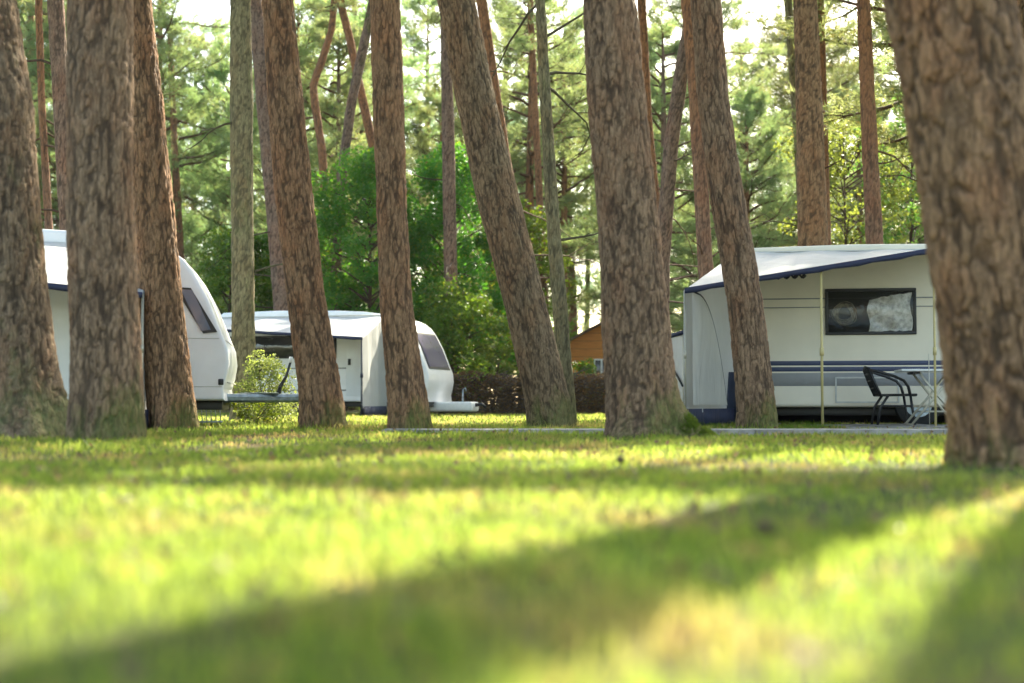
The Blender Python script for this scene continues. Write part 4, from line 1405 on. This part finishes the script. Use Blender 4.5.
OFF = 2.35
fxl, fzl = on3(685, 289, OFF)
fxr, fzr = on3(928, 250, OFF)
sl = (fzr - fzl) / (fxr - fxl)
end = on3(1000, 250, OFF)[0]
aw3, A3, B3, A03, B03 = awning('awning', 'white canvas awning with navy edge and grey end panel on the cream caravan', c3, tuple(loc3), yaw3, -L3 + .05, end, 2.50, OFF, OFF,
       fzl, fzl + sl * (end - fxl), fxl - (-L3 + .05), 0, -1,
       [(.0, 1, 0, M['alu'], .016), (1, 1, 0, M['alu'], .016)])
# dark scalloped cord that hangs under the canopy
q_ = []
for k in range(40):
    px_ = 760 + 46 * k / 39
    x, z = on3(px_, 277.3 + 1.6 * math.sin(k * .9) - .05 * k, 1.6)
    q_.append((x, -1.6, z))
mb = MB(); mb.tube(q_, [.012 + .016 * abs(math.sin(k * .45)) for k in range(40)], 6); mb.build('hanging_cord', M['black'], aw3)
# front poles where the photograph shows them
for px, mt, rr in ((822, M['brass'], .018), (935, M['brass'], .015), (929, M['alu'], .006)):
    x, _ = on3(px, 300, OFF - .06)
    p = (x - A3.x) / (B3.x - A3.x)
    top = A3.z + (B3.z - A3.z) * p
    mb = MB()
    mb.tube([(x, -OFF + .06, .02), (x, -OFF + .06, (top - .03) if rr > .01 else .95)], rr, 8)
    if rr > .01: mb.tube([(x, -OFF + .06, .93), (x, -OFF + .06, 1.03)], rr * 1.6, 8)
    mb.build('pole', mt, aw3)
# film window with curved piping in the end panel, and the folded navy curtain beside the wall
mb = MB(); mbf = MB()
D3 = (A03 - A3); D3.z = 0
cur = []
for k in range(20):
    q = k / 19
    p = .02 + .60 * q ** .62 if q < 1 else .62
    base = A3 + D3 * p
    z = (fzl - .04) * (1 - q) ** 1.0 + .30 * q
    z = .30 + (fzl - .34) * (1 - q ** 1.5)
    cur.append((base.x + .115, base.y - .03, z))
mb.tube(cur, .012, 6); mb.build('piping', M['black'], aw3)
v, f = [], []
for k, c in enumerate(cur):
    v += [(A3.x + .10, A3.y - .005, c[2]), (c[0] + .012, c[1] + .01, c[2])]
for k in range(19): f.append((k * 2, k * 2 + 1, k * 2 + 3, k * 2 + 2))
mbf.add(v, None, f); mbf.build('window_film', M['film'], aw3)
bx, bz = on3(727, 372, .35)
bx2, _ = on3(748, 372, .35)
v, f = [], []
for j in range(6):
    for i in range(12):
        p, q = i / 11, j / 5
        v.append((bx - .04 + (bx2 - bx + .04) * p - .05 * q * (1 - p), -.35 - .07 * math.sin(p * 10) * (.4 + q), bz - (bz - .05) * q))
for j in range(5):
    for i in range(11):
        a = j * 12 + i; f.append((a, a + 12, a + 13, a + 1))
n0 = len(v); v += [(x, y + .02, z) for x, y, z in v]; f += [(q[3] + n0, q[2] + n0, q[1] + n0, q[0] + n0) for q in f]
mb = MB(); mb.add(v, None, f); mb.build('gathered_curtain', M['navy_cloth'], aw3)

# small annex panel left of the corner pole
t = thing('windbreak', 'low white windbreak panel beside the front corner of the big awning', 'windbreak', (0, 0, 0))
wa = at(660, 400, 19.6); wb = at(684, 400, 18.6)
mb = MB(); v = []; f = []
zt_a, zt_b = at(660, 340, 19.6).z, at(684, 333, 18.6).z
for i in range(9):
    p = i / 8; x = wa.x + (wb.x - wa.x) * p; y = wa.y + (wb.y - wa.y) * p; s = .012 * math.sin(p * 9)
    v += [(x, y + s, .12), (x, y + s, zt_a + (zt_b - zt_a) * p)]
for i in range(8): f.append((i * 2, i * 2 + 2, i * 2 + 3, i * 2 + 1))
n0 = len(v); v += [(x, y + .012, z) for x, y, z in v]; f += [(q[3] + n0, q[2] + n0, q[1] + n0, q[0] + n0) for q in f]
mb.add(v, None, f); mb.build('panel', M['canvas'], t)
mb = MB(); mb.tube([(wa.x, wa.y - .02, zt_a + .01), (wb.x, wb.y - .02, zt_b + .01)], .03, 8); mb.build('top_rail', M['navy_canvas'], t)
mb = MB(); mb.tube([(wa.x + .02, wa.y - .03, .95), ((wa.x + wb.x) / 2, (wa.y + wb.y) / 2 - .03, .83), (wb.x - .02, wb.y - .03, .55)], .014, 6); mb.build('piping', M['black'], t)
for p in (wa, wb):
    mb = MB(); mb.tube([(p.x, p.y + .02, 0), (p.x, p.y + .02, (zt_a if p is wa else zt_b))], .014, 8); mb.build('pole', M['alu'], t)


# ------------------------------------------------------------------ chair
def chair():
    d = 19.3
    b = at(893, 427, d)
    t = thing('garden_chair', 'black slatted garden armchair facing the folding table', 'chair', (b.x, d, .03), R(-6))
    mat = M['black']
    Wd = .27
    # seat of woven strips
    mb = MB()
    for i in range(9):
        x = -.20 + i * .053
        mb.box((x, -Wd + .02, .400 + .01 * math.sin(i * .4)), (x + .042, Wd - .02, .414 + .01 * math.sin(i * .4)))
    mb.tube([(-.21, -Wd, .405), (.27, -Wd, .41), (.285, 0, .405), (.27, Wd, .41), (-.21, Wd, .405)], .018, 8)
    mb.build('seat', mat, t, angle=40)
    mb = MB()
    mb.tube([(-.20, -Wd, .40), (-.27, -Wd, .56), (-.345, -Wd * .96, .755), (-.36, 0, .785), (-.345, Wd * .96, .755), (-.27, Wd, .56), (-.20, Wd, .40)], .020, 8)
    for k in range(7):
        y = -Wd + .07 + k * (2 * Wd - .14) / 6
        q = [(-.205, y, .41), (-.275, y, .57), (-.353, y, .765)]
        mb.tube(q, .015, 6)
    for z, x in ((.50, -.245), (.60, -.288), (.69, -.324)):
        mb.tube([(x, -Wd, z), (x - .01, 0, z), (x, Wd, z)], .013, 6)
    mb.build('backrest', mat, t)
    for s in (-1, 1):
        mb = MB(); y = s * Wd
        mb.tube([(-.33, y, .74), (-.2, y * 1.04, .715), (-.02, y * 1.08, .655), (.10, y * 1.08, .60), (.16, y * 1.06, .52), (.19, y, .40)], .020, 8)
        mb.build('armrest', mat, t)
        mb = MB(); mb.tube([(.19, y, .40), (.215, y, .22), (.245, y, .0)], .018, 8); mb.build('leg', mat, t)
        mb = MB(); mb.tube([(-.10, y, .40), (-.20, y, .25), (-.245, y, .0)], .018, 8); mb.build('leg', mat, t)
        mb = MB(); mb.tube([(-.2, y, .26), (.21, y, .26)], .013, 6); mb.build('stretcher', mat, t)


chair()


def table():
    d = 18.6
    b = at(945, 429, d)
    t = thing('folding_table', 'white topped folding table with crossed pale legs', 'table', (b.x, d, .03), R(-8))
    zt = at(945, 369.5, d).z - .03
    x0 = at(899, 369, d).x - b.x; x1 = x0 + 1.15
    rbox('tabletop', (x0, -.38, zt - .03), (x1, .38, zt), M['white_plastic'], t, .008)
    rbox('bracket', (x0 + .16, -.3, zt - .062), (x0 + .24, .3, zt - .032), M['black'], t, .005)
    xm = x0 + .45
    for s in (-1, 1):
        y = s * .3
        for q in (-1, 1):
            mb = MB(); mb.tube([(xm - q * .22, y + q * .02, zt - .04), (xm, y + q * .02, .41), (xm + q * .33, y + q * .02, .012)], .016, 8)
            mb.build('leg', M['alu'], t)
        mb = MB(); mb.tube([(xm - .2, y, .19), (xm + .2, y, .19)], .01, 6); mb.build('stretcher', M['alu'], t)
    mb = MB(); mb.tube([(xm - .33, -.3, .02), (xm - .33, .3, .02)], .014, 8); mb.tube([(xm + .33, -.3, .02), (xm + .33, .3, .02)], .014, 8); mb.build('foot_rail', M['alu'], t)


table()


# ------------------------------------------------------------------ air
def haze():
    m = bpy.data.materials.new('woodland_haze'); m.use_nodes = True
    nt = m.node_tree
    for n in list(nt.nodes):
        if n.type == 'BSDF_PRINCIPLED': nt.nodes.remove(n)
    v = N(nt, 'ShaderNodeVolumePrincipled')
    v.inputs['Color'].default_value = (.93, .96, 1.0, 1)
    v.inputs['Density'].default_value = HAZE_DENSITY
    v.inputs['Anisotropy'].default_value = .35
    nt.links.new(v.outputs[0], nt.nodes['Material Output'].inputs['Volume'])
    mb = MB(); mb.box((-400, -320, -1.5), (400, 440, 48))
    o = mb.build('haze', m, smooth=False)
    tag(o, 'thin bright summer haze between the trees', None, None, 'stuff')


HAZE_DENSITY = .00012
haze()
